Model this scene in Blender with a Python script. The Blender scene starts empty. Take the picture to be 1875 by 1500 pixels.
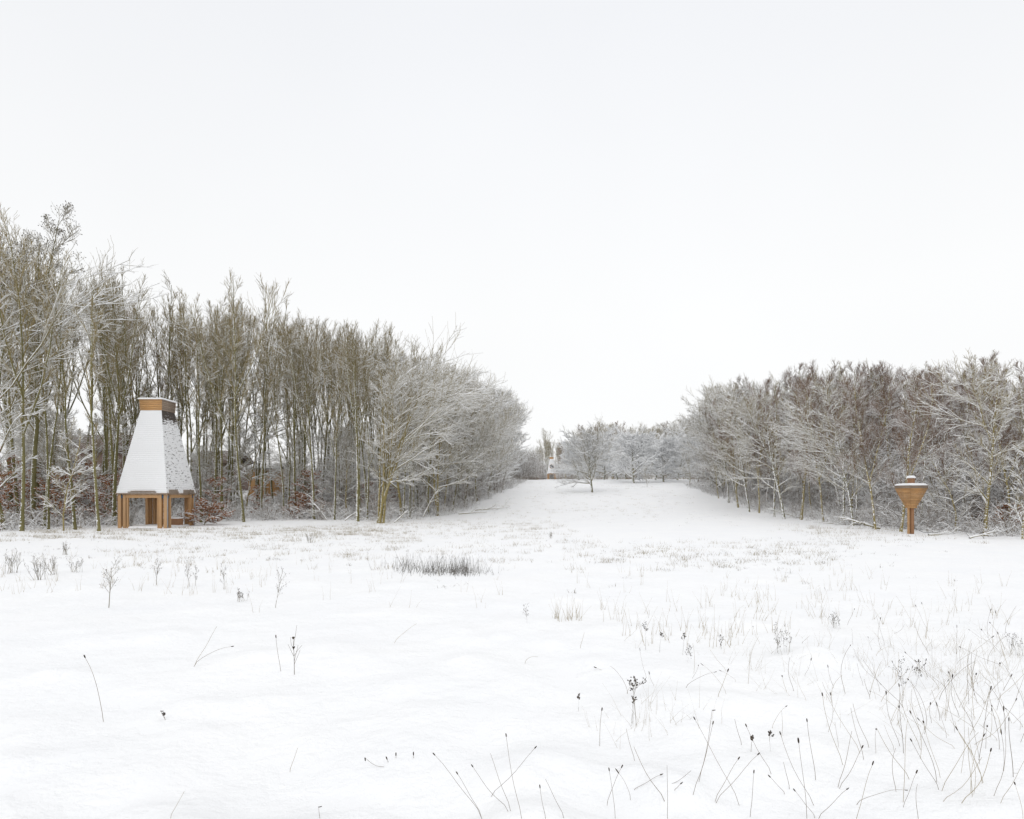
import bpy, math, random
import numpy as np
from mathutils import Vector, Matrix

# ------------------------------------------------------------ camera, sky, sun
scene = bpy.context.scene
COL = scene.collection
EYE = 1.75
F, CX, HZ = 1000.0, 937.5, 905.0        # focal length, centre column, horizon row (1875 px wide frame)

cam_d = bpy.data.cameras.new('camera')
cam_d.sensor_width = 36.0
cam_d.lens = 36.0 * F / 1875.0
cam_d.shift_y = (HZ - 750.0) / 1875.0
cam_d.clip_start = 0.05
cam_d.clip_end = 3000
cam = bpy.data.objects.new('camera', cam_d)
cam.location = (0, 0, EYE)
cam.rotation_euler = (math.radians(90), 0, 0)
COL.objects.link(cam)
scene.camera = cam

SUN_EL, SUN_AZ = math.radians(50), math.radians(190)
world = bpy.data.worlds.new('World')
scene.world = world
world.use_nodes = True
wn, wl = world.node_tree.nodes, world.node_tree.links
wn.clear()
w_out = wn.new('ShaderNodeOutputWorld')
w_bg = wn.new('ShaderNodeBackground')
w_bg.inputs['Strength'].default_value = 1.0
w_sky = wn.new('ShaderNodeTexSky')
w_sky.sky_type = 'NISHITA'
w_sky.sun_disc = False
w_sky.sun_elevation = SUN_EL
w_sky.sun_rotation = SUN_AZ
w_scale = wn.new('ShaderNodeVectorMath'); w_scale.operation = 'SCALE'
w_scale.inputs['Scale'].default_value = 0.06
wl.new(w_sky.outputs[0], w_scale.inputs[0])
w_tc = wn.new('ShaderNodeTexCoord')
w_sep = wn.new('ShaderNodeSeparateXYZ')
wl.new(w_tc.outputs['Generated'], w_sep.inputs[0])
w_ramp = wn.new('ShaderNodeValToRGB')
for i, (p, c) in enumerate(((0.0, (.93, .932, .93)), (.30, (.925, .93, .93)), (.66, (.855, .868, .895)), (1.0, (1.0, 1.0, 1.0)))):
    e = w_ramp.color_ramp.elements
    el = e[i] if i < 2 else e.new(p)
    el.position = p; el.color = (*c, 1)
wl.new(w_sep.outputs[2], w_ramp.inputs[0])
w_noise = wn.new('ShaderNodeTexNoise')
w_noise.inputs['Scale'].default_value = 1.3
w_noise.inputs['Detail'].default_value = 3
w_mr = wn.new('ShaderNodeMapRange')
w_mr.inputs[1].default_value = .3; w_mr.inputs[2].default_value = .7
w_mr.inputs[3].default_value = .975; w_mr.inputs[4].default_value = 1.025
wl.new(w_tc.outputs['Generated'], w_noise.inputs['Vector'])
wl.new(w_noise.outputs[0], w_mr.inputs[0])
w_mul = wn.new('ShaderNodeVectorMath'); w_mul.operation = 'SCALE'
wl.new(w_ramp.outputs[0], w_mul.inputs[0]); wl.new(w_mr.outputs[0], w_mul.inputs['Scale'])
w_mix = wn.new('ShaderNodeMix'); w_mix.data_type = 'RGBA'
w_mix.inputs[0].default_value = .95       # a thick white cloud deck over the clear sky
wl.new(w_scale.outputs[0], w_mix.inputs[6]); wl.new(w_mul.outputs[0], w_mix.inputs[7])
wl.new(w_mix.outputs[2], w_bg.inputs[0]); wl.new(w_bg.outputs[0], w_out.inputs[0])

sun_d = bpy.data.lights.new('sun', 'SUN')
sun_d.energy = 0.6
sun_d.angle = math.radians(40)
sun_d.color = (1, .985, .96)
sun = bpy.data.objects.new('sun', sun_d)
sdir = Vector((math.sin(SUN_AZ) * math.cos(SUN_EL), math.cos(SUN_AZ) * math.cos(SUN_EL), math.sin(SUN_EL)))
sun.rotation_euler = sdir.to_track_quat('Z', 'Y').to_euler()
sun.location = (0, 0, 40)
COL.objects.link(sun)

scene.view_settings.view_transform = 'Standard'
scene.view_settings.look = 'None'
scene.view_settings.exposure = 0.13
scene.view_settings.gamma = 1.0
scene.render.resolution_x, scene.render.resolution_y = 1024, 819
scene.cycles.max_bounces = 8
scene.cycles.diffuse_bounces = 7

R = np.random.default_rng(7)
RR = random.Random(11)

# ------------------------------------------------------------ terrain
PY = [-400, -5, 0, 6, 14, 22, 34, 42, 50, 56, 63, 70, 80, 95, 110, 140, 200, 300, 1200]
PZ = [1.75, -.02, 0, -.12, -.30, -.36, -.38, -.34, -.22, -.0, .45, 1.35, 2.05, 3.3, 4.55, 5.55, 7.15, 8.5, 9]
PH = [R.uniform(0, 6.28, 4) for _ in range(40)]
_fine = [(R.uniform(-1, 1), R.uniform(-1, 1), R.uniform(0, 6.28)) for _ in range(60)]

def _waves(x, y, lo, hi, n, off, amp):
    z = np.zeros_like(x)
    r = np.random.default_rng(100 + off)
    for _ in range(n):
        wl_ = math.exp(r.uniform(math.log(lo), math.log(hi)))
        a = r.uniform(0, 6.28); ph = r.uniform(0, 6.28)
        k = 6.283 / wl_
        z += np.sin(k * (x * math.cos(a) + y * math.sin(a)) + ph + 1.3 * np.sin(k * .37 * (x * math.sin(a) - y * math.cos(a)) + ph * 2)) * wl_ / hi
    return amp * z / math.sqrt(n)

_mr = np.random.default_rng(5)
MOUNDS = []
for _ in range(700):
    d = 2.6 + 26 * _mr.random() ** 1.6
    MOUNDS.append((_mr.uniform(-1.0, 1.0) * d, d, _mr.uniform(.10, .35) * (1 + d * .04), _mr.uniform(.01, .045)))
MOUNDS += [(.28, 3.5, .34, .13), (-.05, 3.3, .22, .07), (.95, 3.15, .18, .09), (.75, 3.4, .15, .06), (-2.2, 6.3, .5, .10),
           (-2.9, 6.2, .35, .06), (-1.55, 6.1, .3, .05), (1.3, 4.6, .4, .07), (3.3, 6.0, .35, .11), (3.9, 4.8, .3, .09)]

MA = np.array(MOUNDS)

def ground_z(x, y):
    x = np.atleast_1d(np.asarray(x, float)); y = np.atleast_1d(np.asarray(y, float))
    z = np.interp(y, PY, PZ)
    for s in (-3, 3):
        z = z + np.interp(y + s, PY, PZ)
    z = z / 3
    z += _waves(x, y, 5, 18, 8, 1, .05) * np.clip(y / 12, 0.2, 1)
    near = np.exp(-np.clip(y, 0, None) / 45)
    z += _waves(x, y, .8, 3.2, 14, 2, .010) * near
    z += _waves(x, y, 6, 22, 10, 4, .11) * np.clip((y - 42) / 30, 0, 1) * np.clip((190 - y) / 60, 0, 1)
    z += _waves(x, y, .25, .7, 14, 3, .006) * np.exp(-np.clip(y, 0, None) / 14)
    if x.size < 50:
        q = ((x[:, None] - MA[None, :, 0]) ** 2 + (y[:, None] - MA[None, :, 1]) ** 2) / MA[None, :, 2] ** 2
        z += (MA[None, :, 3] * np.exp(-np.minimum(q, 50))).sum(1)
    else:
        nb = np.nonzero((y < 34) & (y > 0) & (np.abs(x) < 36))[0]
        bx, by = x[nb], y[nb]; bz = np.zeros(len(nb)); od = np.argsort(by); bxs, bys = bx[od], by[od]; acc = np.zeros(len(nb))
        for mx, my, mr, mh in MOUNDS:
            a, b = np.searchsorted(bys, [my - 3 * mr, my + 3 * mr])
            if b > a: acc[a:b] += mh * np.exp(-np.minimum(((bxs[a:b] - mx) ** 2 + (bys[a:b] - my) ** 2) / (mr * mr), 50))
        bz[od] = acc; z[nb] += bz
    z += .0012 * np.clip(np.abs(x) - 60, 0, None)
    return z

def gz(x, y): return float(ground_z(x, y)[0])

def at(px, py):
    """where the view ray through pixel (px, py) meets the snow"""
    ax, az = (px - CX) / F, (HZ - py) / F
    d = 2.2
    prev = d
    while d < 260:
        if EYE + az * d < gz(ax * d, d): break
        prev = d; d *= 1.03
    lo, hi = prev, d
    for _ in range(18):
        m = (lo + hi) / 2
        if EYE + az * m < gz(ax * m, m): hi = m
        else: lo = m
    return Vector((ax * hi, hi, gz(ax * hi, hi)))

# ------------------------------------------------------------ materials
def mat(name):
    m = bpy.data.materials.new(name); m.use_nodes = True
    nt = m.node_tree
    return m, nt.nodes, nt.links, nt.nodes['Principled BSDF']

def noise(n, l, scale, detail=3, vec=None, rough=.55):
    t = n.new('ShaderNodeTexNoise')
    t.inputs['Scale'].default_value = scale; t.inputs['Detail'].default_value = detail
    t.inputs['Roughness'].default_value = rough
    if vec is not None: l.new(vec, t.inputs['Vector'])
    return t.outputs[0]

def mrange(n, l, v, a, b, c=0., d=1., smooth=False):
    t = n.new('ShaderNodeMapRange')
    if smooth: t.interpolation_type = 'SMOOTHSTEP'
    l.new(v, t.inputs[0])
    for i, q in enumerate((a, b, c, d)): t.inputs[i + 1].default_value = q
    return t.outputs[0]

def mth(n, l, op, a, b=None, c=None):
    t = n.new('ShaderNodeMath'); t.operation = op
    for i, q in enumerate((a, b, c)):
        if q is None: continue
        if isinstance(q, (int, float)): t.inputs[i].default_value = q
        else: l.new(q, t.inputs[i])
    return t.outputs[0]

def mixc(n, l, f, a, b):
    t = n.new('ShaderNodeMix'); t.data_type = 'RGBA'
    for i, q in ((0, f), (6, a), (7, b)):
        if isinstance(q, (int, float)): t.inputs[i].default_value = q
        elif isinstance(q, tuple): t.inputs[i].default_value = (*q, 1)
        else: l.new(q, t.inputs[i])
    return t.outputs[2]

SNOW = (.90, .905, .915)

def snow_mat(name, bump=.25, scale=14, dist=.02, coarse=False):
    m, n, l, b = mat(name)
    b.inputs['Roughness'].default_value = .75
    b.inputs['Specular IOR Level'].default_value = .2
    g = n.new('ShaderNodeNewGeometry')
    v = noise(n, l, .6, 4, g.outputs['Position'])
    l.new(mixc(n, l, mrange(n, l, v, .3, .7), (.885, .892, .905), (.915, .917, .92)), b.inputs['Base Color'])
    bp = n.new('ShaderNodeBump'); bp.inputs['Strength'].default_value = bump; bp.inputs['Distance'].default_value = dist
    l.new(noise(n, l, scale, 6, g.outputs['Position'], .6), bp.inputs['Height'])
    if coarse:
        b2 = n.new('ShaderNodeBump'); b2.inputs['Strength'].default_value = .28; b2.inputs['Distance'].default_value = .10
        nn = noise(n, l, 2.6, 5, g.outputs['Position'], .62)
        l.new(mrange(n, l, nn, .42, .8), b2.inputs['Height']); l.new(bp.outputs[0], b2.inputs['Normal'])
        l.new(b2.outputs[0], b.inputs['Normal'])
    else: l.new(bp.outputs[0], b.inputs['Normal'])
    return m

def bark_mat(name, c1, c2, lo=.10, hi=.42, blow=.0, nscale=3.0, namp=.8, stretch=1.0, pale=None):
    """bark; snow lies where the surface faces up, with patches driven on from the windward side"""
    m, n, l, b = mat(name)
    b.inputs['Roughness'].default_value = .85
    b.inputs['Specular IOR Level'].default_value = .15
    tc = n.new('ShaderNodeTexCoord'); g = n.new('ShaderNodeNewGeometry')
    oi = n.new('ShaderNodeObjectInfo')
    ob = tc.outputs['Object']
    if stretch != 1.0:
        mp = n.new('ShaderNodeMapping'); mp.inputs['Scale'].default_value = (1, 1, stretch)
        l.new(ob, mp.inputs[0]); vec = mp.outputs[0]
    else: vec = ob
    f = mrange(n, l, noise(n, l, 5, 4, vec), .3, .7)
    col = mixc(n, l, f, c1, c2)
    dark = mixc(n, l, mrange(n, l, oi.outputs['Random'], 0, 1, 0, .45), col, tuple(x * .45 for x in c1))
    if pale:
        dark = mixc(n, l, mrange(n, l, noise(n, l, 9, 3, vec), .52, .6), dark, pale)
    sp = n.new('ShaderNodeSeparateXYZ'); l.new(g.outputs['Normal'], sp.inputs[0])
    nz = noise(n, l, nscale, 4, ob, .65)
    up = mth(n, l, 'ADD', sp.outputs[2], mrange(n, l, nz, .2, .8, -namp * .5, namp * .5))
    s = mrange(n, l, up, lo, hi, smooth=True)
    if blow:
        dt = n.new('ShaderNodeVectorMath'); dt.operation = 'DOT_PRODUCT'
        l.new(g.outputs['Normal'], dt.inputs[0]); dt.inputs[1].default_value = (-.86, -.5, 0)
        n2 = noise(n, l, 11, 4, g.outputs['Position'], .7)
        w = mth(n, l, 'ADD', dt.outputs['Value'], mrange(n, l, n2, .25, .75, -1.1, 1.1))
        s = mth(n, l, 'MAXIMUM', s, mrange(n, l, w, 1.25 - blow, 1.4 - blow))
    l.new(mixc(n, l, s, dark, SNOW), b.inputs['Base Color'])
    return m

def flat_mat(name, c, rough=.7, metal=0., snow=False):
    m, n, l, b = mat(name)
    g = n.new('ShaderNodeNewGeometry')
    v = mrange(n, l, noise(n, l, 3, 4, g.outputs['Position']), .3, .7)
    col = mixc(n, l, v, tuple(x * .8 for x in c), c)
    l.new(col, b.inputs['Base Color'])
    b.inputs['Roughness'].default_value = rough; b.inputs['Metallic'].default_value = metal
    return m

M_SNOW = snow_mat('snow', .4, 24, .012, True)
M_TREESNOW = flat_mat('branch_snow', (.93, .935, .94), .8)
M_SNOWCAP = snow_mat('snow_cap', .3, 10, .03)
M_TRUNK = bark_mat('bark_trunk', (.125, .115, .048), (.24, .215, .10), .25, .5, .55, 5, .5, .25)
M_TRUNK_Y = bark_mat('bark_yellow', (.24, .195, .075), (.40, .33, .16), .25, .5, .22, 5, .5, .3)
M_TRUNK_B = bark_mat('bark_birch', (.16, .12, .07), (.36, .30, .20), .25, .5, .6, 5, .5, 2.5, (.04, .035, .03))
M_LIMB = bark_mat('bark_limb', (.17, .14, .055), (.29, .24, .11), .35, .6, .3, 3.5, .6)
M_TWIG = bark_mat('bark_twig', (.23, .185, .09), (.36, .29, .15), .3, .6, 0, 2.5, .6)
M_TWIG_B = bark_mat('bark_birch_twig', (.19, .12, .08), (.29, .195, .135), .3, .6, 0, 1.6, .8)
M_BRUSH = bark_mat('bark_brush', (.17, .115, .07), (.29, .21, .13), .2, .5, .3, 4, .9)
M_STALK = bark_mat('dead_stalk', (.13, .095, .06), (.27, .20, .12), .75, .95, 0, 9, .3)
M_HEAD = bark_mat('seed_head', (.035, .026, .02), (.10, .07, .045), .65, .9, 0, 60, .6)
M_STRAW = bark_mat('straw', (.33, .27, .17), (.50, .43, .30), .6, .9, 0, 9, .5)
M_HEATH = bark_mat('heath_stalk', (.10, .09, .08), (.20, .18, .15), .3, .8, .2, 9, .8)
M_WEED = bark_mat('dead_weed', (.16, .14, .10), (.30, .26, .19), .1, .6, .35, 14, 1.0)
M_LEAF = bark_mat('beech_leaf', (.24, .095, .035), (.38, .17, .065), .82, .95, 0, 2, .3)
M_CONE = bark_mat('cone', (.05, .04, .03), (.12, .09, .06), .4, .8, 0, 4, .8)

def wood_mat(name, c1, c2, c3, lo=.3, hi=.62, axis=2):
    m, n, l, b = mat(name)
    b.inputs['Roughness'].default_value = .65
    tc = n.new('ShaderNodeTexCoord'); g = n.new('ShaderNodeNewGeometry')
    mp = n.new('ShaderNodeMapping')
    s = [14, 14, 14]; 
    if axis == 2: s = [16, 16, 1.2]
    else: s = [1.2, 1.2, 22]
    mp.inputs['Scale'].default_value = s
    l.new(tc.outputs['Object'], mp.inputs[0])
    f = mrange(n, l, noise(n, l, 1.3, 5, mp.outputs[0], .6), .3, .7)
    c = mixc(n, l, f, c1, c2)
    f2 = mrange(n, l, noise(n, l, 1.1, 3, tc.outputs['Object']), lo, hi)
    c = mixc(n, l, mth(n, l, 'MULTIPLY', f2, .55), c, c3)
    gi = g.outputs['Random Per Island']
    c = mixc(n, l, mth(n, l, 'MULTIPLY', gi, .35), c, tuple(x * .55 for x in c1))
    l.new(c, b.inputs['Base Color'])
    bp = n.new('ShaderNodeBump'); bp.inputs['Strength'].default_value = .3; bp.inputs['Distance'].default_value = .01
    l.new(f, bp.inputs['Height']); l.new(bp.outputs[0], b.inputs['Normal'])
    return m

M_CEDAR = wood_mat('cedar', (.44, .24, .10), (.62, .37, .17), (.36, .24, .14))
M_CEDAR_H = wood_mat('cedar_board', (.47, .24, .085), (.66, .37, .145), (.44, .29, .16), axis=0)
M_GREYWOOD = wood_mat('weathered_board', (.22, .16, .115), (.34, .26, .19), (.27, .21, .16), axis=0)
M_REDWOOD = wood_mat('post_wood', (.26, .125, .06), (.40, .21, .10), (.20, .11, .06))

def roof_mat(name, cover, top_gap):
    """dark shingles under driven snow: the share of bare shingle is a property of the face"""
    m, n, l, b = mat(name)
    b.inputs['Roughness'].default_value = .8
    tc = n.new('ShaderNodeTexCoord')
    sp = n.new('ShaderNodeSeparateXYZ'); l.new(tc.outputs['Object'], sp.inputs[0])
    mp = n.new('ShaderNodeMapping'); mp.inputs['Scale'].default_value = (2.2, 2.2, 7.5)
    l.new(tc.outputs['Object'], mp.inputs[0])
    a = noise(n, l, 1.6, 5, mp.outputs[0], .7)
    t = mrange(n, l, sp.outputs[2], top_gap[0], top_gap[1], 0, .36)
    v = mth(n, l, 'ADD', a, t)
    s = mrange(n, l, v, cover, cover + .03)
    col = mixc(n, l, s, (.87, .875, .885), (.075, .06, .05))
    l.new(col, b.inputs['Base Color'])
    bp = n.new('ShaderNodeBump'); bp.inputs['Strength'].default_value = .5; bp.inputs['Distance'].default_value = .03
    l.new(noise(n, l, 5, 4, mp.outputs[0]), bp.inputs['Height']); l.new(bp.outputs[0], b.inputs['Normal'])
    return m

M_ROOF_SNOWY = roof_mat('shingle_snow', .92, (50, 60))
M_ROOF_BARE = roof_mat('shingle_part_snow', .575, (6.5, 7.7))

M_DARK = flat_mat('dark_glass', (.012, .012, .018), .2)
M_BLUE = flat_mat('blue_steel', (.03, .10, .19), .5)
M_STEEL = flat_mat('galvanised', (.45, .47, .50), .45, .6)
M_TARP = flat_mat('blue_tarp', (.02, .045, .12), .6)
M_WALL = flat_mat('house_board', (.20, .14, .115), .8)
M_BRICK = flat_mat('house_brick', (.27, .15, .10), .8)
M_CHIM = flat_mat('grey_metal', (.09, .095, .10), .6)
M_ROOFDARK = flat_mat('brown_roof', (.15, .115, .095), .8)
M_CABLE = flat_mat('cable', (.02, .02, .02), .6)

# ------------------------------------------------------------ mesh helpers
def link(o, parent=None):
    COL.objects.link(o)
    if parent is not None: o.parent = parent
    return o

def tag(o, label=None, cat=None, group=None, kind=None):
    if label: o['label'] = label
    if cat: o['category'] = cat
    if group: o['group'] = group
    if kind: o['kind'] = kind
    return o

def empty(name, loc, rz=0., sc=1.):
    o = bpy.data.objects.new(name, None)
    o.location = loc; o.rotation_euler = (0, 0, rz); o.scale = (sc, sc, sc)
    o.empty_display_size = .3
    return link(o)

def mesh_np(name, V, Fq, mats, midx=None, smooth=True, tri=None):
    me = bpy.data.meshes.new(name)
    V = np.asarray(V, np.float32); Fq = np.asarray(Fq, np.int32)
    nq = len(Fq); nt = 0 if tri is None else len(tri)
    me.vertices.add(len(V)); me.vertices.foreach_set('co', V.ravel())
    me.loops.add(nq * 4 + nt * 3)
    vi = Fq.ravel()
    if nt: vi = np.concatenate([vi, np.asarray(tri, np.int32).ravel()])
    me.loops.foreach_set('vertex_index', vi)
    me.polygons.add(nq + nt)
    ls = np.arange(nq) * 4
    if nt: ls = np.concatenate([ls, nq * 4 + np.arange(nt) * 3])
    me.polygons.foreach_set('loop_start', ls.astype(np.int32))
    if midx is not None: me.polygons.foreach_set('material_index', np.asarray(midx, np.int32))
    for m in mats: me.materials.append(m)
    me.update(calc_edges=True)
    if smooth: me.polygons.foreach_set('use_smooth', np.ones(nq + nt, bool))
    me.validate()
    return me

def tubes(P, Rd, s):
    """P (n,k,3) polylines, Rd (n,k) radii -> vertices and quads"""
    n, k, _ = P.shape
    T = np.empty_like(P)
    T[:, 1:-1] = P[:, 2:] - P[:, :-2]
    T[:, 0] = P[:, 1] - P[:, 0]; T[:, -1] = P[:, -1] - P[:, -2]
    T /= np.linalg.norm(T, axis=2, keepdims=True) + 1e-9
    ref = np.zeros((n, 1, 3)); t0 = P[:, -1] - P[:, 0]
    t0 = t0 / (np.linalg.norm(t0, axis=1, keepdims=True) + 1e-9)
    steep = np.abs(t0[:, 2]) > .75
    ref[steep, 0] = (1, .2, 0); ref[~steep, 0] = (0, 0, 1)
    U = np.cross(T, ref); U /= np.linalg.norm(U, axis=2, keepdims=True) + 1e-9
    W = np.cross(U, T)
    a = np.arange(s) * 2 * np.pi / s + (np.pi / 2 if s == 3 else 0)
    ca, sa = np.cos(a), np.sin(a)
    V = P[:, :, None, :] + Rd[:, :, None, None] * (U[:, :, None, :] * ca[None, None, :, None] + W[:, :, None, :] * sa[None, None, :, None])
    V = V.reshape(-1, 3)
    i = np.arange(n)[:, None, None] * k * s; j = np.arange(k - 1)[None, :, None] * s; q = np.arange(s)[None, None, :]
    q1 = (q + 1) % s
    A = i + j + q; B = i + j + q1
    Fq = np.stack([A, B, B + s, A + s], -1).reshape(-1, 4)
    return V, Fq

class Acc:
    def __init__(s): s.V = []; s.F = []; s.m = []; s.n = 0
    def add(s, V, Fq, mi=0):
        s.V.append(V); s.F.append(Fq + s.n); s.m.append(np.full(len(Fq), mi)); s.n += len(V)
    def tube(s, P, Rd, sides, mi=0): s.add(*tubes(P, Rd, sides), mi)
    def box(s, c, d, mi=0, rz=0.):
        x, y, z = d[0] / 2, d[1] / 2, d[2] / 2
        v = np.array([[sx * x, sy * y, sz * z] for sz in (-1, 1) for sx, sy in ((-1, -1), (1, -1), (1, 1), (-1, 1))], float)
        if rz:
            cc, ss = math.cos(rz), math.sin(rz)
            v[:, :2] = np.stack([v[:, 0] * cc - v[:, 1] * ss, v[:, 0] * ss + v[:, 1] * cc], 1)
        v += np.array(c)
        f = np.array([[3, 2, 1, 0], [4, 5, 6, 7], [0, 1, 5, 4], [1, 2, 6, 5], [2, 3, 7, 6], [3, 0, 4, 7]])
        s.add(v, f, mi)
    def mesh(s, name, mats, smooth=True):
        return mesh_np(name, np.concatenate(s.V), np.concatenate(s.F), mats, np.concatenate(s.m), smooth)

def obj(name, me, parent=None, bevel=0):
    o = bpy.data.objects.new(name, me)
    link(o, parent)
    if bevel:
        b = o.modifiers.new('bevel', 'BEVEL'); b.width = bevel; b.segments = 2; b.limit_method = 'ANGLE'
    return o

# ------------------------------------------------------------ ground sheet
def axis_pts(lo, hi, d0, g, c=0.):
    out = [c]; d = d0
    while out[-1] < hi: out.append(out[-1] + d); d *= g
    neg = []; p = c; d = d0
    while p > lo: p -= d; neg.append(p); d *= g
    return np.array(neg[::-1] + out)

xs = axis_pts(-700, 700, .045, 1.024)
ys = axis_pts(-60, 1100, .04, 1.0175, 3.2)
GX, GY = np.meshgrid(xs, ys)
gzv = ground_z(GX.ravel(), GY.ravel())
nx, ny = len(xs), len(ys)
ii = (np.arange(ny - 1)[:, None] * nx + np.arange(nx - 1)[None, :]).ravel()
ground_me = mesh_np('snowy_ground', np.stack([GX.ravel(), GY.ravel(), gzv], 1),
                    np.stack([ii, ii + 1, ii + nx + 1, ii + nx], 1), [M_SNOW])
tag(obj('ground', ground_me), kind='structure')

# ------------------------------------------------------------ tree growth
def unit(v): return v / (np.linalg.norm(v, axis=-1, keepdims=True) + 1e-9)

def grow(r, S, D, L, r0, r1, k, up=0., nz=.1, droop=0., curl=None):
    n = len(S)
    P = np.empty((n, k, 3)); P[:, 0] = S
    d = unit(D.copy())
    wob = r.normal(0, nz, (n, 3))
    for i in range(1, k):
        d = d + r.normal(0, nz, (n, 3)) + wob * (.5 if i % 2 else -.35)
        d[:, 2] += up - droop * (i / k)
        d = unit(d)
        P[:, i] = P[:, i - 1] + d * (L[:, None] / (k - 1))
    t = np.linspace(0, 1, k)[None, :]
    Rd = r0[:, None] * (1 - t) + r1 * t
    return P, Rd

def spawn(r, P, Rd, m, t0, t1, ang, sd, phase=None):
    """m children per parent -> start, direction, parent radius, t"""
    n, k, _ = P.shape
    t = t0 + (t1 - t0) * (np.arange(m)[None, :] + r.random((n, m))) / m
    f = t * (k - 1); i = np.clip(f.astype(int), 0, k - 2); w = (f - i)
    rows = np.arange(n)[:, None]
    A, B = P[rows, i], P[rows, i + 1]
    S = A + (B - A) * w[..., None]
    T = unit(B - A)
    ref = np.where(np.abs(T[..., 2:3]) > .9, np.array([1., 0, 0]), np.array([0., 0, 1.]))
    U = unit(np.cross(T, ref)); W = np.cross(U, T)
    az = np.arange(m)[None, :] * 2.4 + r.uniform(0, 6.28, (n, 1)) + r.normal(0, .5, (n, m))
    if phase is not None: az = phase(az)
    a = r.normal(ang, sd, (n, m))
    D = T * np.cos(a)[..., None] + (U * np.cos(az)[..., None] + W * np.sin(az)[..., None]) * np.sin(a)[..., None]
    rp = Rd[rows, i] * (1 - w) + Rd[rows, i + 1] * w
    return S.reshape(-1, 3), D.reshape(-1, 3), rp.ravel(), t.ravel(), np.repeat(np.arange(n), m)

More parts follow.
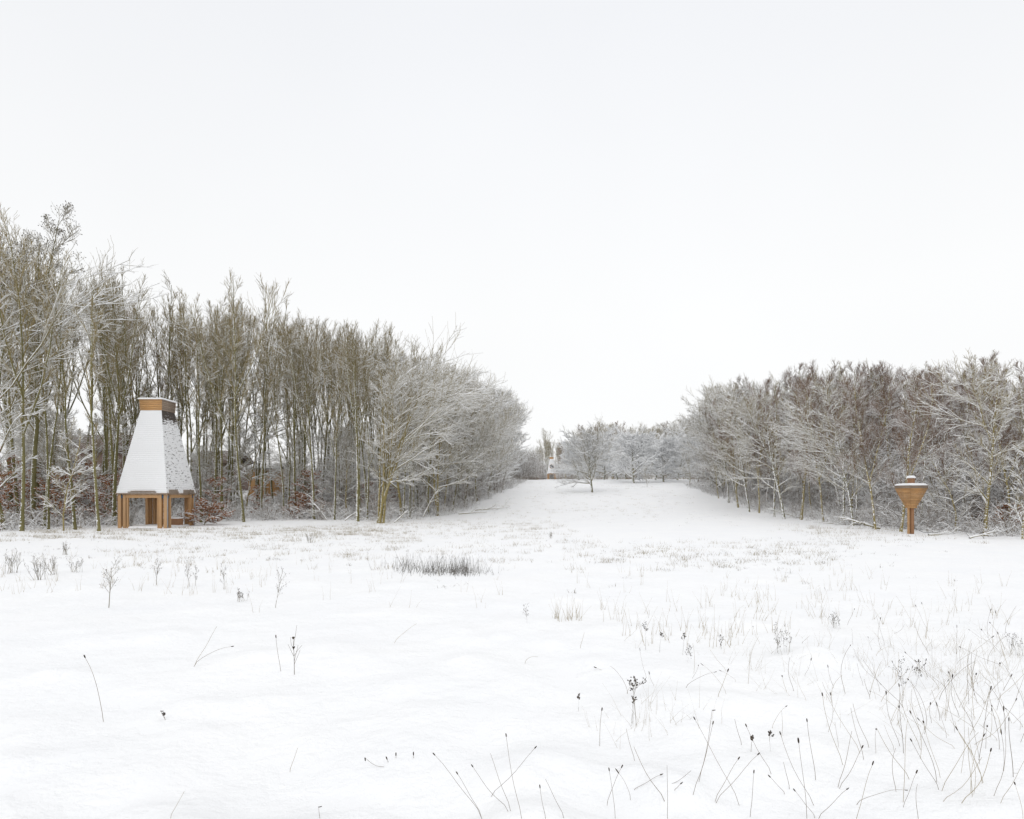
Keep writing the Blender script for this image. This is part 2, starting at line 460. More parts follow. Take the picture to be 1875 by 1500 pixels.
def make_tree(seed, H, r_base=.15, stems=1, lean=.0, n1=22, t0=.35, L1=.2, shape='forest', ang1=.75, up1=.12, droop=0.,
              n2=9, n3=7, n4=4, bias=0., wig=.04, twig=.009, Lk=(.42, .42, .5), mt=None, mlimb=None, mtw=None, cones=0, fork=0, upt=.05, subang=.56, sn=1., h0=.30):
    r = np.random.default_rng(seed)
    mt = mt or M_TRUNK; mlimb = mlimb or M_LIMB; mtw = mtw or M_TWIG
    rad = math.radians
    # stems
    S = np.zeros((stems, 3)); S[:, 2] = -.25
    if stems > 1: S[:, :2] += r.normal(0, .22, (stems, 2))
    D = np.zeros((stems, 3)); D[:, 2] = 1
    D[:, 0] = lean * r.uniform(.4, 1.2, stems) + (r.normal(0, .1, stems) if stems > 1 else 0); D[:, 1] = r.normal(0, .04 + .08 * (stems > 1), stems)
    Ls = H * (r.uniform(.78, 1., stems) if stems > 1 else np.ones(1))
    P0, R0 = grow(r, S, D, Ls, np.full(stems, r_base) * r.uniform(.7, 1.1, stems), .018, 16, .05, wig)
    R0[:, 0] *= 1.35
    ta = Acc(); ta.tube(P0, R0, 8)
    parents = [(P0, R0, Ls, n1, t0)]; sa = subang
    if fork:
        s, d, rp, t, ix = spawn(r, P0, R0, fork, .28, .6, .38, .1)
        Lf = Ls[ix] * (1 - t) * r.uniform(.85, 1.0, len(t))
        Pf, Rf = grow(r, s, d, Lf, rp * .75, .015, 11, .11, wig)
        ta.tube(Pf, Rf, 7)
        parents.append((Pf, Rf, Lf, max(6, int(n1 * .55)), .2))
    ca = Acc()
    for P, Rd, Lp, m, tt in parents:
        s, d, rp, t, ix = spawn(r, P, Rd, m, tt, .98, ang1, .16)
        # hold limbs level or rising
        if shape == 'round': env = .55 + .75 * np.sin(np.pi * np.clip((t - tt) / (1 - tt), 0, 1) ** .8)
        elif shape == 'dome': q_ = np.clip((t - tt) / (1 - tt), 0, 1); env = np.sqrt(np.clip(1.02 - q_ ** 2, .02, 1)) * .95
        elif shape == 'edge': env = 1.25 - .95 * (t - tt) / (1 - tt)
        elif shape == 'birch': env = .85 - .5 * (t - tt) / (1 - tt)
        else: env = .45 + .8 * np.sin(np.pi * np.clip((t - tt) / (1 - tt), 0, 1)) ** 1.2
        L = H * L1 * env * r.uniform(.6, 1.25, len(t))
        if bias:
            dn = unit(d[:, :2].copy())
            L *= 1 + bias * dn[:, 0]
            d[:, 0] += .35 * bias
        P1, R1 = grow(r, s, d, L, np.minimum(rp * .6, .006 + L * .016), twig * 1.1, 8, up1, .085, droop)
        ca.tube(P1, R1, 5, 0); snow_on(ca, P1, R1, .013 * sn, 3, 4, r, h0, h0 + .42)
        s, d, rp, t, ix = spawn(r, P1, R1, n2, .15, 1., sa, .18)
        L2 = L[ix] * Lk[0] * (1.15 - .6 * t) * r.uniform(.6, 1.2, len(t))
        P2, R2 = grow(r, s, d, L2, np.minimum(rp * .75, .02), twig, 5, upt, .075, droop * .5)
        ca.tube(P2, R2, 4, 1); snow_on(ca, P2, R2, .011 * sn, 3, 3, r, h0, h0 + .42)
        s, d, rp, t, ix = spawn(r, P2, R2, n3, .15, 1., sa, .2)
        L3 = L2[ix] * Lk[1] * (1.2 - .5 * t) * r.uniform(.6, 1.3, len(t)) + .12
        P3, R3 = grow(r, s, d, L3, np.full(len(t), twig), twig * .75, 4, upt, .085)
        ca.tube(P3, R3, 3, 1); snow_on(ca, P3, R3, .0085 * sn, 3, 3, r, h0 + .1, h0 + .5)
        if n4:
            s, d, rp, t, ix = spawn(r, P3, R3, n4, .2, 1., sa, .2)
            L4 = L3[ix] * Lk[2] * r.uniform(.6, 1.3, len(t)) + .08
            P4, R4 = grow(r, s, d, L4, np.full(len(t), twig * .8), twig * .5, 3, upt, .15)
            ca.tube(P4, R4, 3, 1)
            if cones:
                m_ = r.random(len(P4)) < cones
                m_ &= P4[:, -1, 2] > H * .72
                C = P4[m_, -1]
                Pc = np.stack([C, C + [0, 0, -.035], C + [0, 0, -.07]], 1)
                ca.tube(Pc, np.tile([.012, .03, .008], (len(C), 1)), 4, 2)
    zt = np.concatenate(ca.V)[:, 2]; zt = np.append(zt, 0)
    return ta.mesh('trunk', [mt]), ca.mesh('crown', [mlimb, mtw, M_CONE, M_TREESNOW]), float(.5 * np.percentile(zt, 99.7) + .5 * zt.max())

def snow_on(acc, P, Rd, extra, mi, sides=3, r=None, h0=.30, h1=.72, sink=.35):
    T = np.empty_like(P); T[:, 1:-1] = P[:, 2:] - P[:, :-2]; T[:, 0] = P[:, 1] - P[:, 0]; T[:, -1] = P[:, -1] - P[:, -2]
    T = unit(T)
    h = np.sqrt(np.clip(1 - T[..., 2] ** 2, 0, 1))
    w = np.clip((h - h0) / (h1 - h0), 0, 1)
    keep = w.mean(1) > .18
    if not keep.any(): return
    P, Rd, w = P[keep], Rd[keep], w[keep]
    r = r or np.random.default_rng(1)
    Rs = (Rd * .8 + extra) * w * r.uniform(.55, 1.3, w.shape)
    Pn = P.copy(); Pn[..., 2] += Rd * .6 + Rs * sink
    acc.tube(Pn, Rs, sides, mi)

TREES = {}
def defkind(kind, *var): TREES.setdefault(kind, []).extend(var)

for s in range(7):
    defkind('forest', make_tree(20 + s, 19, .15, n1=15, t0=.34, L1=.125, ang1=.40, up1=.08, wig=.028, fork=2 + s % 3, n2=6, n3=5, n4=0, twig=.0095, Lk=(.5, .5, .5), subang=.44, h0=.40, upt=.07))
for s in range(3):
    defkind('pole', make_tree(40 + s, 17, .10, n1=14, t0=.38, L1=.105, ang1=.42, up1=.08, wig=.04, n2=5, n3=5, n4=0, twig=.0095, fork=s % 2, Lk=(.5, .5, .5), subang=.44, h0=.40, upt=.07))
for s in range(4):
    defkind('edge', make_tree(60 + s, 15, .14, n1=24, t0=.18, L1=.27, shape='edge', ang1=.82, up1=.03, droop=.015, bias=.3, lean=.05, fork=1, wig=.05,
                              n2=8, n3=6, n4=0, twig=.011, mt=M_TRUNK_Y if s == 1 else None, Lk=(.5, .48, .5), sn=1.25))
for s in range(2):
    defkind('hedge', make_tree(70 + s, 14, .15, n1=32, t0=.05, L1=.23, shape='edge', ang1=.9, up1=.035, droop=.015, bias=.2, lean=.05, fork=1, wig=.05,
                               n2=9, n3=7, n4=0, twig=.010, Lk=(.5, .48, .5), sn=3.2))
for s in range(3):
    defkind('birch', make_tree(80 + s, 14, .11, n1=20, t0=.22, L1=.25, shape='birch', ang1=.68, up1=.045, wig=.045, n2=8, n3=6, n4=2, twig=.009,
                               mt=M_TRUNK_Y if s else M_TRUNK_B, mtw=M_TWIG_B, fork=1, Lk=(.5, .5, .6), upt=.08, subang=.48, h0=.42, sn=.9))
defkind('round', make_tree(100, 9.5, .20, n1=32, t0=.14, L1=.54, shape='dome', ang1=1.08, up1=.035, droop=.015, n2=8, n3=6, n4=0, twig=.009, wig=.05, fork=2, sn=4.4, Lk=(.42, .45, .5), upt=.09, h0=.46))
defkind('round', make_tree(101, 9.5, .20, n1=32, t0=.08, L1=.58, shape='dome', ang1=1.2, up1=.02, droop=.03, n2=8, n3=5, n4=0, twig=.007, wig=.06, fork=2, sn=7.0, Lk=(.42, .5, .5), h0=.12))
defkind('round', make_tree(102, 9.5, .20, n1=30, t0=.10, L1=.62, shape='dome', ang1=1.15, up1=.03, droop=.03, n2=8, n3=5, n4=0, twig=.007, wig=.06, fork=1, sn=6.5, Lk=(.45, .5, .5), h0=.15))
defkind('alder', make_tree(110, 21, .17, n1=26, t0=.3, L1=.2, shape='edge', ang1=.75, up1=.05, n2=8, n3=6, n4=2, cones=.6, fork=1))
defkind('cluster', make_tree(120, 15.5, .14, stems=8, lean=.26, n1=12, t0=.28, L1=.30, shape='forest', ang1=.65, up1=-.02, droop=.03, bias=.7, wig=.045, n2=8, n3=6, n4=0, mt=M_TRUNK_Y, twig=.011, sn=1.4, Lk=(.5, .48, .5)))
defkind('overhang', make_tree(125, 19, .17, n1=24, t0=.16, L1=.36, shape='forest', ang1=.95, up1=.035, droop=.01, bias=.5, wig=.04, n2=8, n3=6, n4=2, fork=1, twig=.011, sn=2.2, h0=.25))
for s in range(2):
    defkind('sapling', make_tree(130 + s, 5.5, .045, n1=14, t0=.15, L1=.30, shape='edge', ang1=.9, up1=.05, droop=.06, n2=7, n3=5, n4=0, wig=.09, twig=.009, mt=M_TRUNK_Y, sn=1.4))

def put_tree(kind, x, y, H, rz, label, group=None, name='bare_tree', cat='tree', v=None, tilt=(0, 0), base_h=None):
    vs = TREES[kind]
    tm, cm, nat = vs[RR.randrange(len(vs)) if v is None else v % len(vs)]
    sc = H / nat
    if name == 'bare_tree': name = {'birch': 'birch_tree', 'pole': 'slim_tree', 'sapling': 'young_tree', 'round': 'round_tree', 'alder': 'alder_tree'}.get(kind, name)
    e = empty(name, (x, y, gz(x, y)), rz, sc)
    e.rotation_euler = (tilt[0] + RR.gauss(0, .028), tilt[1] + RR.gauss(0, .028), rz)
    obj('trunk', tm, e); obj('crown', cm, e)
    tag(e, label, cat, group)
    return e

ORD = ['first', 'second', 'third', 'fourth', 'fifth', 'sixth', 'seventh', 'eighth', 'ninth', 'tenth', 'eleventh', 'twelfth', 'thirteenth',
       'fourteenth', 'fifteenth', 'sixteenth', 'seventeenth', 'eighteenth', 'nineteenth', 'twentieth', 'twenty-first', 'twenty-second',
       'twenty-third', 'twenty-fourth', 'twenty-fifth', 'twenty-sixth']

def P2(px, D): return ((px - CX) / F * D, D)
def top_h(x, y, row):            # height that reaches this row of the photograph
    return (HZ - row) / F * y + EYE - gz(x, y)

# skyline rows of the photograph, left and right wood
SKY_L = ([-200, 0, 70, 130, 200, 250, 320, 380, 440, 520, 600, 640, 700, 760, 810, 860, 910, 940, 965, 990, 1020],
         [360, 385, 385, 460, 475, 500, 505, 545, 515, 545, 600, 595, 605, 640, 665, 705, 712, 725, 770, 830, 860])
SKY_R = ([1240, 1265, 1290, 1330, 1400, 1450, 1530, 1580, 1640, 1700, 1760, 1810, 1875, 2100],
         [800, 770, 735, 705, 690, 665, 660, 670, 660, 670, 660, 640, 670, 640])

def zone_l(px):
    if px < 90: return 'at the left end of the left wood'
    if px < 210: return 'in the left wood left of the pavilion'
    if px < 370: return 'in the left wood behind the pavilion'
    if px < 540: return 'in the left wood beside the orange shed'
    if px < 690: return 'in the left wood between shed and leaning cluster'
    if px < 820: return 'in the left wood behind the leaning cluster'
    return 'in the narrowing end of the left wood'
def zone_r(px):
    if px < 1400: return 'in the far end of the right wood'
    if px < 1520: return 'in the middle of the right wood'
    if px < 1640: return 'in the right wood left of the timber box'
    if px < 1720: return 'in the right wood behind the timber box'
    return 'in the near end of the right wood'

# front row of the left wood: (px, depth, kind, variant)
FRONT_L = [(8, 33, 'overhang', 0), (40, 31.5, 'forest', 0), (88, 33, 'pole', 1), (116, 31.5, 'sapling', 0), (137, 32.5, 'pole', 0), (181, 31.5, 'pole', 2), (208, 37, 'forest', 1),
           (368, 40, 'pole', 0), (404, 44, 'forest', 2), (446, 41, 'forest', 3), (478, 46, 'forest', 0), (520, 45, 'pole', 1), (540, 47, 'forest', 1), (575, 44, 'forest', 4), (612, 43, 'forest', 2),
           (655, 42, 'forest', 1), (672, 44, 'forest', 3), (735, 47, 'edge', 1), (757, 50, 'forest', 0), (783, 52, 'edge', 2), (801, 50, 'edge', 1), (828, 57, 'edge', 3), (850, 61, 'edge', 0), (872, 66, 'edge', 2), (893, 72, 'edge', 3)]
for i, (px, D, kind, v) in enumerate(FRONT_L):
    x, y = P2(px, D)
    row = np.interp(px, *SKY_L) + (0 if i % 2 else 25)
    H = min(top_h(x, y, row), 21)
    if kind == 'sapling': H = 6
    if kind == 'pole': H *= .9
    if px < 300: where = f'{ORD[i]} front-row bare tree from the left picture edge'
    else: where = f'{ORD[i - 7]} front-row bare tree right of the tall timber pavilion'
    rz = RR.uniform(-.5, .5) if kind in ('edge', 'overhang') else RR.uniform(0, 6.28)
    if px < 60: rz = .1
    put_tree(kind, x, y, H, rz, where, 'front row of the left wood', v=v)
x, y = P2(694, 40.3)
put_tree('cluster', x, y, 14.2, 0.12, 'many-stemmed leaning tree with yellow-brown stems sweeping right at the front of the left wood', 'front row of the left wood')
x, y = P2(60, 36)
put_tree('alder', x, y, top_h(x, y, 385), 1.2, 'tallest tree at far left, its top dotted with dark cones', cat='tree')

# edge polyline of the left wood and its interior
EL = np.array([(-62, 26), (-42, 29), (-29, 32), (-24.5, 40), (-20.6, 43), (-14, 44), (-9.5, 43), (-7.2, 50), (-5.0, 62), (-2.5, 80), (1.5, 105)])
def depth_word(x, y, edge):
    d = min(math.hypot(x - a, y - b) for a, b in edge)
    return 'near its edge' if d < 8 else 'halfway in' if d < 17 else 'far back'
def scatter(edge, n, depth, side, rs, powr=1.2, lo=1.0):
    seg = np.diff(edge, axis=0); ln = np.linalg.norm(seg, axis=1); cum = np.r_[0, np.cumsum(ln)]
    out = []
    tries = 0
    while len(out) < n and tries < n * 60:
        tries += 1
        u = rs.random() * cum[-1]; k = min(np.searchsorted(cum, u) - 1, len(seg) - 1); k = max(k, 0)
        p = edge[k] + seg[k] * (u - cum[k]) / ln[k]
        nrm = np.array([-seg[k][1], seg[k][0]]) / ln[k] * side
        q = p + nrm * (lo + depth * rs.random() ** powr)
        if all((q[0] - a) ** 2 + (q[1] - b) ** 2 > 1.1 ** 2 for a, b in out): out.append((q[0], q[1]))
    return out
rs = np.random.default_rng(3)
for x, y in scatter(EL, 104, 34, 1, rs):
    px = CX + x / y * F
    if px < -120 or px > 985 or (-26 < x < -20 and y < 39.5): continue
    H = min(top_h(x, y, np.interp(px, *SKY_L) + rs.uniform(-14, 60)), 23)
    if H < 6: continue
    far_edge = px > 760
    k = rs.choice(['edge', 'forest', 'pole', 'hedge'], p=[.40, .2, .15, .25]) if far_edge else rs.choice(['forest', 'pole', 'birch', 'edge'], p=[.62, .33, .02, .03])
    word = {'hedge': 'low-branched snowy tree', 'edge': 'spreading bare tree', 'forest': 'tall fork-stemmed tree', 'pole': 'slim pole-like tree', 'birch': 'fine-twigged birch'}[k]
    put_tree(k, x, y, H, rs.uniform(-.8, .8) if k in ('edge', 'hedge') else rs.uniform(0, 6.28), f'{word} {zone_l(px)}, {depth_word(x, y, EL)}', 'trees inside the left wood')
for x, y in scatter(EL[:7], 50, 28, 1, rs, 1.1):
    px = CX + x / y * F
    if px < 0 or px > 760 or (-26 < x < -20 and y < 39.5): continue
    H = min(top_h(x, y, np.interp(px, *SKY_L) + rs.uniform(10, 110)), 21)
    put_tree('pole', x, y, H, rs.uniform(0, 6.28), f'thin bare tree {zone_l(px)}, {depth_word(x, y, EL)}', 'trees inside the left wood')
for x, y in scatter(EL, 46, 20, 1, rs, .9, 3):
    px = CX + x / y * F
    if px < -20 or px > 900 or (-26 < x < -19.5 and y < 40.5): continue
    put_tree('edge' if rs.random() < .75 else 'sapling', x, y, rs.uniform(6.5, 10.5), rs.uniform(0, 6.28), f'low young tree {zone_l(px)}, {depth_word(x, y, EL)}', 'young growth inside the left wood', name='young_tree')
for i in range(26):
    px = 345 + 195 * (i + rs.random()) / 26; D = rs.uniform(46, 64); x, y = P2(px, D)
    if 448 < px < 515 and i % 4: continue
    put_tree('pole' if i % 3 else 'forest', x, y, top_h(x, y, np.interp(px, *SKY_L) + rs.uniform(15, 90)), rs.uniform(0, 6.28),
             ('slim' if i % 3 else 'fork-stemmed') + (' bare tree in front of the dark building' if px < 440 else ' bare tree in front of the orange shed'), 'trees screening the sheds')
# dense shoulder of the left wood toward the gap
for i, (px, D) in enumerate([(885, 80), (898, 86), (868, 78), (905, 92), (880, 92), (915, 100), (892, 104), (925, 112), (908, 118), (938, 125), (925, 135), (850, 70), (838, 66)]):
    x, y = P2(px, D)
    put_tree('hedge', x, y, top_h(x, y, np.interp(px, *SKY_L) + rs.uniform(-4, 18)), rs.uniform(-.5, .5),
             'snow-laden spreading tree forming the right shoulder of the left wood', 'shoulder of the left wood')

# right wood
FRONT_R = [(1873, 25, 'sapling', 0), (1803, 27.5, 'edge', 1), (1750, 31, 'sapling', 1), (1686, 33, 'pole', 1), (1649, 31, 'birch', 1), (1603, 33, 'birch', 2), (1562, 37, 'edge', 0), (1545, 41, 'pole', 0), (1508, 41, 'birch', 2),
           (1466, 44, 'birch', 1), (1436, 45, 'edge', 2), (1418, 48, 'pole', 2), (1390, 53, 'birch', 2), (1372, 54, 'edge', 3), (1352, 60, 'birch', 1), (1334, 65, 'edge', 0), (1316, 69, 'birch', 2), (1322, 80, 'hedge', 1), (1312, 92, 'hedge', 0), (1303, 104, 'hedge', 1)]
for i, (px, D, kind, v) in enumerate(FRONT_R):
    x, y = P2(px, D)
    H = top_h(x, y, np.interp(px, *SKY_R) + (0 if i % 2 else 22))
    if kind == 'sapling': H = 5
    if i < 4: where = f'{ORD[i]} front-row bare tree from the right picture edge'
    else: where = f'{ORD[i - 4]} front-row bare tree counting left from the inverted timber box'
    put_tree(kind, x, y, H, math.pi + RR.uniform(-.5, .5) if kind in ('edge', 'hedge') else RR.uniform(0, 6.28), where, 'front row of the right wood', v=v,
             tilt=(0, -.07 if kind == 'birch' else 0))
ER = np.array([(34, 18), (25, 24), (24, 30), (24, 38), (24.8, 46), (26.4, 57), (28, 72), (31, 95)])
for x, y in scatter(ER, 150, 24, -1, rs, 1.15):
    px = CX + x / y * F
    if px > 2000 or px < 1290 or y < 24: continue
    H = top_h(x, y, np.interp(px, *SKY_R) + rs.uniform(-10, 60))
    if H > 19: H = rs.uniform(14, 19)
    k = rs.choice(['birch', 'edge', 'pole', 'forest'], p=[.52, .15, .23, .10])
    word = {'hedge': 'low-branched snowy tree', 'edge': 'spreading bare tree', 'forest': 'tall fork-stemmed tree', 'pole': 'slim pole-like tree', 'birch': 'brown fine-twigged birch'}[k]
    put_tree(k, x, y, H, math.pi + rs.uniform(-.9, .9) if k == 'edge' else rs.uniform(0, 6.28), f'{word} {zone_r(px)}, {depth_word(x, y, ER)}', 'trees inside the right wood')

# clearing trees and far belt
def at_px(px, D): x, y = P2(px, D); return x, y
for px, D, H, kind, v, lab in [
    (1084, 80, 11.2, 'round', 0, 'round snow-covered tree standing alone in the middle of the clearing'),
    (1160, 100, 10.5, 'round', 1, 'low wide white tree directly right of the lone central tree'),
    (1240, 112, 11.5, 'round', 2, 'wide snowy tree farthest right in the clearing, beside the right wood'),
    (1200, 118, 10.5, 'round', 2, 'snowy round tree between the low wide tree and the farthest right one'),
    (1106, 115, 11.5, 'round', 1, 'snowy round tree half hidden behind the lone central tree'),
    (1130, 128, 12.5, 'round', 2, 'wide round tree behind the low wide white tree'),
    (1060, 122, 10.5, 'round', 2, 'white round tree right of the distant pavilion, behind the central tree'),
    (1215, 104, 9.5, 'round', 1, 'white round tree overlapping the low wide tree on its right side'),
    (1262, 126, 11.5, 'round', 1, 'snowy round tree behind the farthest right clearing tree'),
    (1145, 140, 12.5, 'round', 1, 'pale round tree farthest back behind the low wide white tree'),
    (1056, 140, 9.0, 'round', 1, 'small white round tree nearest the distant pavilion, on its right'),
    (1185, 90, 3.6, 'sapling', 0, 'small grey shrubby tree standing in front of the low wide tree'),
    (1262, 95, 6.5, 'sapling', 1, 'thin leaning young tree at the right side of the clearing'),
    (1002, 205, 19.5, 'forest', 1, 'tall slender tree rising directly behind the distant pavilion')]:
    x, y = P2(px, D)
    put_tree(kind, x, y, H, RR.uniform(0, 6.28), lab, v=v)
for i in range(78):
    px = 985 + 315 * (i + rs.random()) / 62 if i < 62 else 972 + 66 * (i - 62 + rs.random()) / 16
    D = rs.uniform(150, 200) if px > 1030 else rs.uniform(208, 240)
    x, y = P2(px, D)
    row = np.interp(px, [985, 1000, 1030, 1055, 1075, 1100, 1140, 1240, 1290], [815, 798, 805, 800, 772, 766, 774, 768, 750])
    k = rs.choice(['forest', 'edge', 'birch'], p=[.4, .35, .25]) if px > 1030 else 'forest'
    zn = 'left of the lone central tree' if px < 1050 else 'behind the lone central tree' if px < 1130 else 'beyond the clearing trees' if px < 1220 else 'beside the far end of the right wood'
    put_tree(k, x, y, top_h(x, y, row + rs.uniform(0, 16)), rs.uniform(0, 6.28), f'distant bare tree closing the view, {zn}', 'far belt of trees')

# ------------------------------------------------------------ shrubs, beeches, undergrowth
def shrub_mesh(seed, n, L, tw=.010, up=.0, droop=.12, n2=6, n3=5, m=M_BRUSH):
    r = np.random.default_rng(seed); a = Acc()
    S = r.normal(0, .18, (n, 3)); S[:, 2] = -.1
    az = r.uniform(0, 6.28, n); el = r.uniform(.35, 1.45, n)
    D = np.stack([np.cos(az) * np.cos(el), np.sin(az) * np.cos(el), np.sin(el)], 1)
    P, Rd = grow(r, S, D, L * r.uniform(.5, 1.2, n), np.full(n, tw * 1.6), tw, 7, up, .09, droop)
    a.tube(P, Rd, 4)
    s, d, rp, t, ix = spawn(r, P, Rd, n2, .2, 1, .7, .25)
    P2_, R2 = grow(r, s, d, L * .35 * r.uniform(.5, 1.2, len(t)), np.full(len(t), tw), tw * .7, 4, 0, .13, droop * .6)
    a.tube(P2_, R2, 3)
    s, d, rp, t, ix = spawn(r, P2_, R2, n3, .1, 1, .7, .25)
    P3, R3 = grow(r, s, d, L * .14 * r.uniform(.5, 1.2, len(t)), np.full(len(t), tw * .8), tw * .5, 3, 0, .15)
    a.tube(P3, R3, 3)
    snow_on(a, P, Rd, .014, 1, 3, r); snow_on(a, P2_, R2, .011, 1, 3, r)
    return a.mesh('shrub', [m, M_TREESNOW])

SHRUBS = [shrub_mesh(200 + i, 16, 1.7 + .3 * i) for i in range(3)]

def beech(seed, H, spread=1.0, lv=2200, dr=.03, lsz=(.08, .13)):
    r = np.random.default_rng(seed)
    ta, ca, la = Acc(), Acc(), Acc()
    P0, R0 = grow(r, np.array([[0, 0, -.1]]), np.array([[.1, 0, 1.]]), np.array([H]), np.array([.04]), .01, 10, .03, .06)
    ta.tube(P0, R0, 6)
    s, d, rp, t, ix = spawn(r, P0, R0, 24, .08, 1, 1.15, .2)
    L = H * .42 * spread * (1.15 - .7 * t) * r.uniform(.7, 1.2, len(t))
    P1, R1 = grow(r, s, d, L, np.full(len(t), .015), .008, 7, .0, .08, dr)
    ca.tube(P1, R1, 4)
    s, d, rp, t, ix = spawn(r, P1, R1, 8, .15, 1, .8, .2)
    d[:, 2] *= .3
    P2_, R2 = grow(r, s, d, L[ix] * .35 * r.uniform(.6, 1.2, len(t)), np.full(len(t), .009), .006, 4, 0, .1)
    ca.tube(P2_, R2, 3); snow_on(ca, P1, R1, .016, 1, 4, r); snow_on(ca, P2_, R2, .012, 1, 3, r)
    i = r.integers(0, len(P2_), lv); u = r.uniform(.1, 1, lv) * 3; j = np.clip(u.astype(int), 0, 2); w = (u - j)[:, None]
    C = P2_[i, j] * (1 - w) + P2_[i, j + 1] * w
    C = C + r.normal(0, .02, C.shape)
    ax = unit(r.normal(0, 1, (lv, 3)) * [1, 1, .5]); bx = unit(np.cross(ax, r.normal(0, 1, (lv, 3))))
    sz = r.uniform(lsz[0], lsz[1], (lv, 1))
    V = np.stack([C, C + ax * sz * .5 + bx * sz * .32, C + ax * sz, C + ax * sz * .5 - bx * sz * .32], 1).reshape(-1, 3)
    la.add(V, np.arange(lv * 4).reshape(-1, 4))
    return ta.mesh('trunk', [M_TRUNK]), ca.mesh('crown', [M_BRUSH, M_TREESNOW]), la.mesh('leaves', [M_LEAF], False)

BEECH = [beech(300, 3.6, 1., 2000), beech(301, 4.6, .9, 2600), beech(302, 1.5, 2.2, 3000, .1, (.08, .12))]
def put_beech(px, D, v, sc, lab, grp='rust-leaved beeches', rz=None):
    x, y = P2(px, D)
    e = empty('beech_sapling', (x, y, gz(x, y)), RR.uniform(0, 6.28) if rz is None else rz, sc)
    for nme, me in zip(('trunk', 'crown', 'foliage'), BEECH[v]): obj(nme, me, e)
    tag(e, lab, 'young beech', grp)
for px, D, v, sc in [(105, 36, 0, 1.0), (195, 37.5, 0, .9), (10, 36, 1, 1.), (55, 42, 0, 1.1), (90, 39, 1, 1.0), (118, 43, 0, 1.2), (140, 40, 0, 1.1), (165, 42, 1, 1.), (188, 39, 0, 1.), (30, 44, 1, 1.1), (3, 39, 0, 1.2)][::1]:
    put_beech(px, D, v, sc, 'young beech with rust-brown leaves in the left wood, left of the pavilion')
put_beech(374, 37, 2, 1.05, 'low beech with snow-covered rust leaves directly right of the pavilion')
put_beech(383, 41, 0, .95, 'upright beech sapling behind the low snowy beech right of the pavilion')
put_beech(478, 47, 0, .8, 'rust-leaved beech sapling in front of the orange shed')
put_beech(548, 45, 2, 1.2, 'low wide rust-leaved beech beneath an arching snowy branch')
put_beech(560, 47, 0, 1.15, 'taller rust-leaved beech behind the low wide one')
for px, D in [(665, 52), (620, 55), (705, 55)]:
    put_beech(px, D, 0, .9, 'small rust-leaved beech in the shade of the left wood near the leaning cluster')
for px, D in [(1845, 31), (1790, 36)]:
    put_beech(px, D, 2, .9, 'low beech with sparse rust leaves in the right wood behind the timber box')

for edge, n, side, dep, zn, grp in ((EL, 85, 1, 16, 'left', 'brush under the left wood'), (ER, 95, -1, 12, 'right', 'brush under the right wood')):
    for x, y in scatter(edge, n, dep, side, rs, 1.0, -.3):
        px = CX + x / y * F
        if px < -60 or px > 1950 or y > 80 or (-26.5 < x < -19.5 and y < 40): continue
        s = rs.uniform(.7, 1.25)
        o = empty('shrub', (x, y, gz(x, y)), rs.uniform(0, 6.28), s)
        obj('branches', SHRUBS[rs.integers(0, 3)], o)
        near = ('close to the pavilion' if px < 420 else 'around the leaning cluster' if px < 800 else 'toward the far gap') if zn == 'left' else \
               ('toward the far gap' if px < 1450 else 'left of the timber box' if px < 1640 else 'right of the timber box')
        tag(o, f'tangled snow-coated shrub at the foot of the {zn} wood, {near}', 'shrub', grp)

# fine brush and bramble that covers the floor of both woods
def undergrowth(name, pts, seed, label, L=.9, m=M_BRUSH, per=9):
    r = np.random.default_rng(seed); a = Acc()
    B = np.repeat(np.array(pts), per, 0); n = len(B)
    S = np.c_[B + r.normal(0, .35, (n, 2)), np.zeros(n)]
    S[:, 2] = ground_z(S[:, 0], S[:, 1]) - .03
    az = r.uniform(0, 6.28, n); el = r.uniform(.3, 1.4, n)
    D = np.stack([np.cos(az) * np.cos(el), np.sin(az) * np.cos(el), np.sin(el)], 1)
    P, Rd = grow(r, S, D, L * r.uniform(.4, 1.3, n), np.full(n, .011), .008, 6, 0, .1, .14)
    a.tube(P, Rd, 3)
    s, d, rp, t, ix = spawn(r, P, Rd, 5, .2, 1, .75, .3)
    P2_, R2 = grow(r, s, d, L * .32 * r.uniform(.5, 1.2, len(t)), np.full(len(t), .009), .006, 3, 0, .14, .1)
    a.tube(P2_, R2, 3)
    snow_on(a, P, Rd, .014, 1, 3, r); snow_on(a, P2_, R2, .010, 1, 3, r)
    return tag(obj(name, a.mesh(name, [m, M_TREESNOW])), label, 'undergrowth', None, 'stuff')
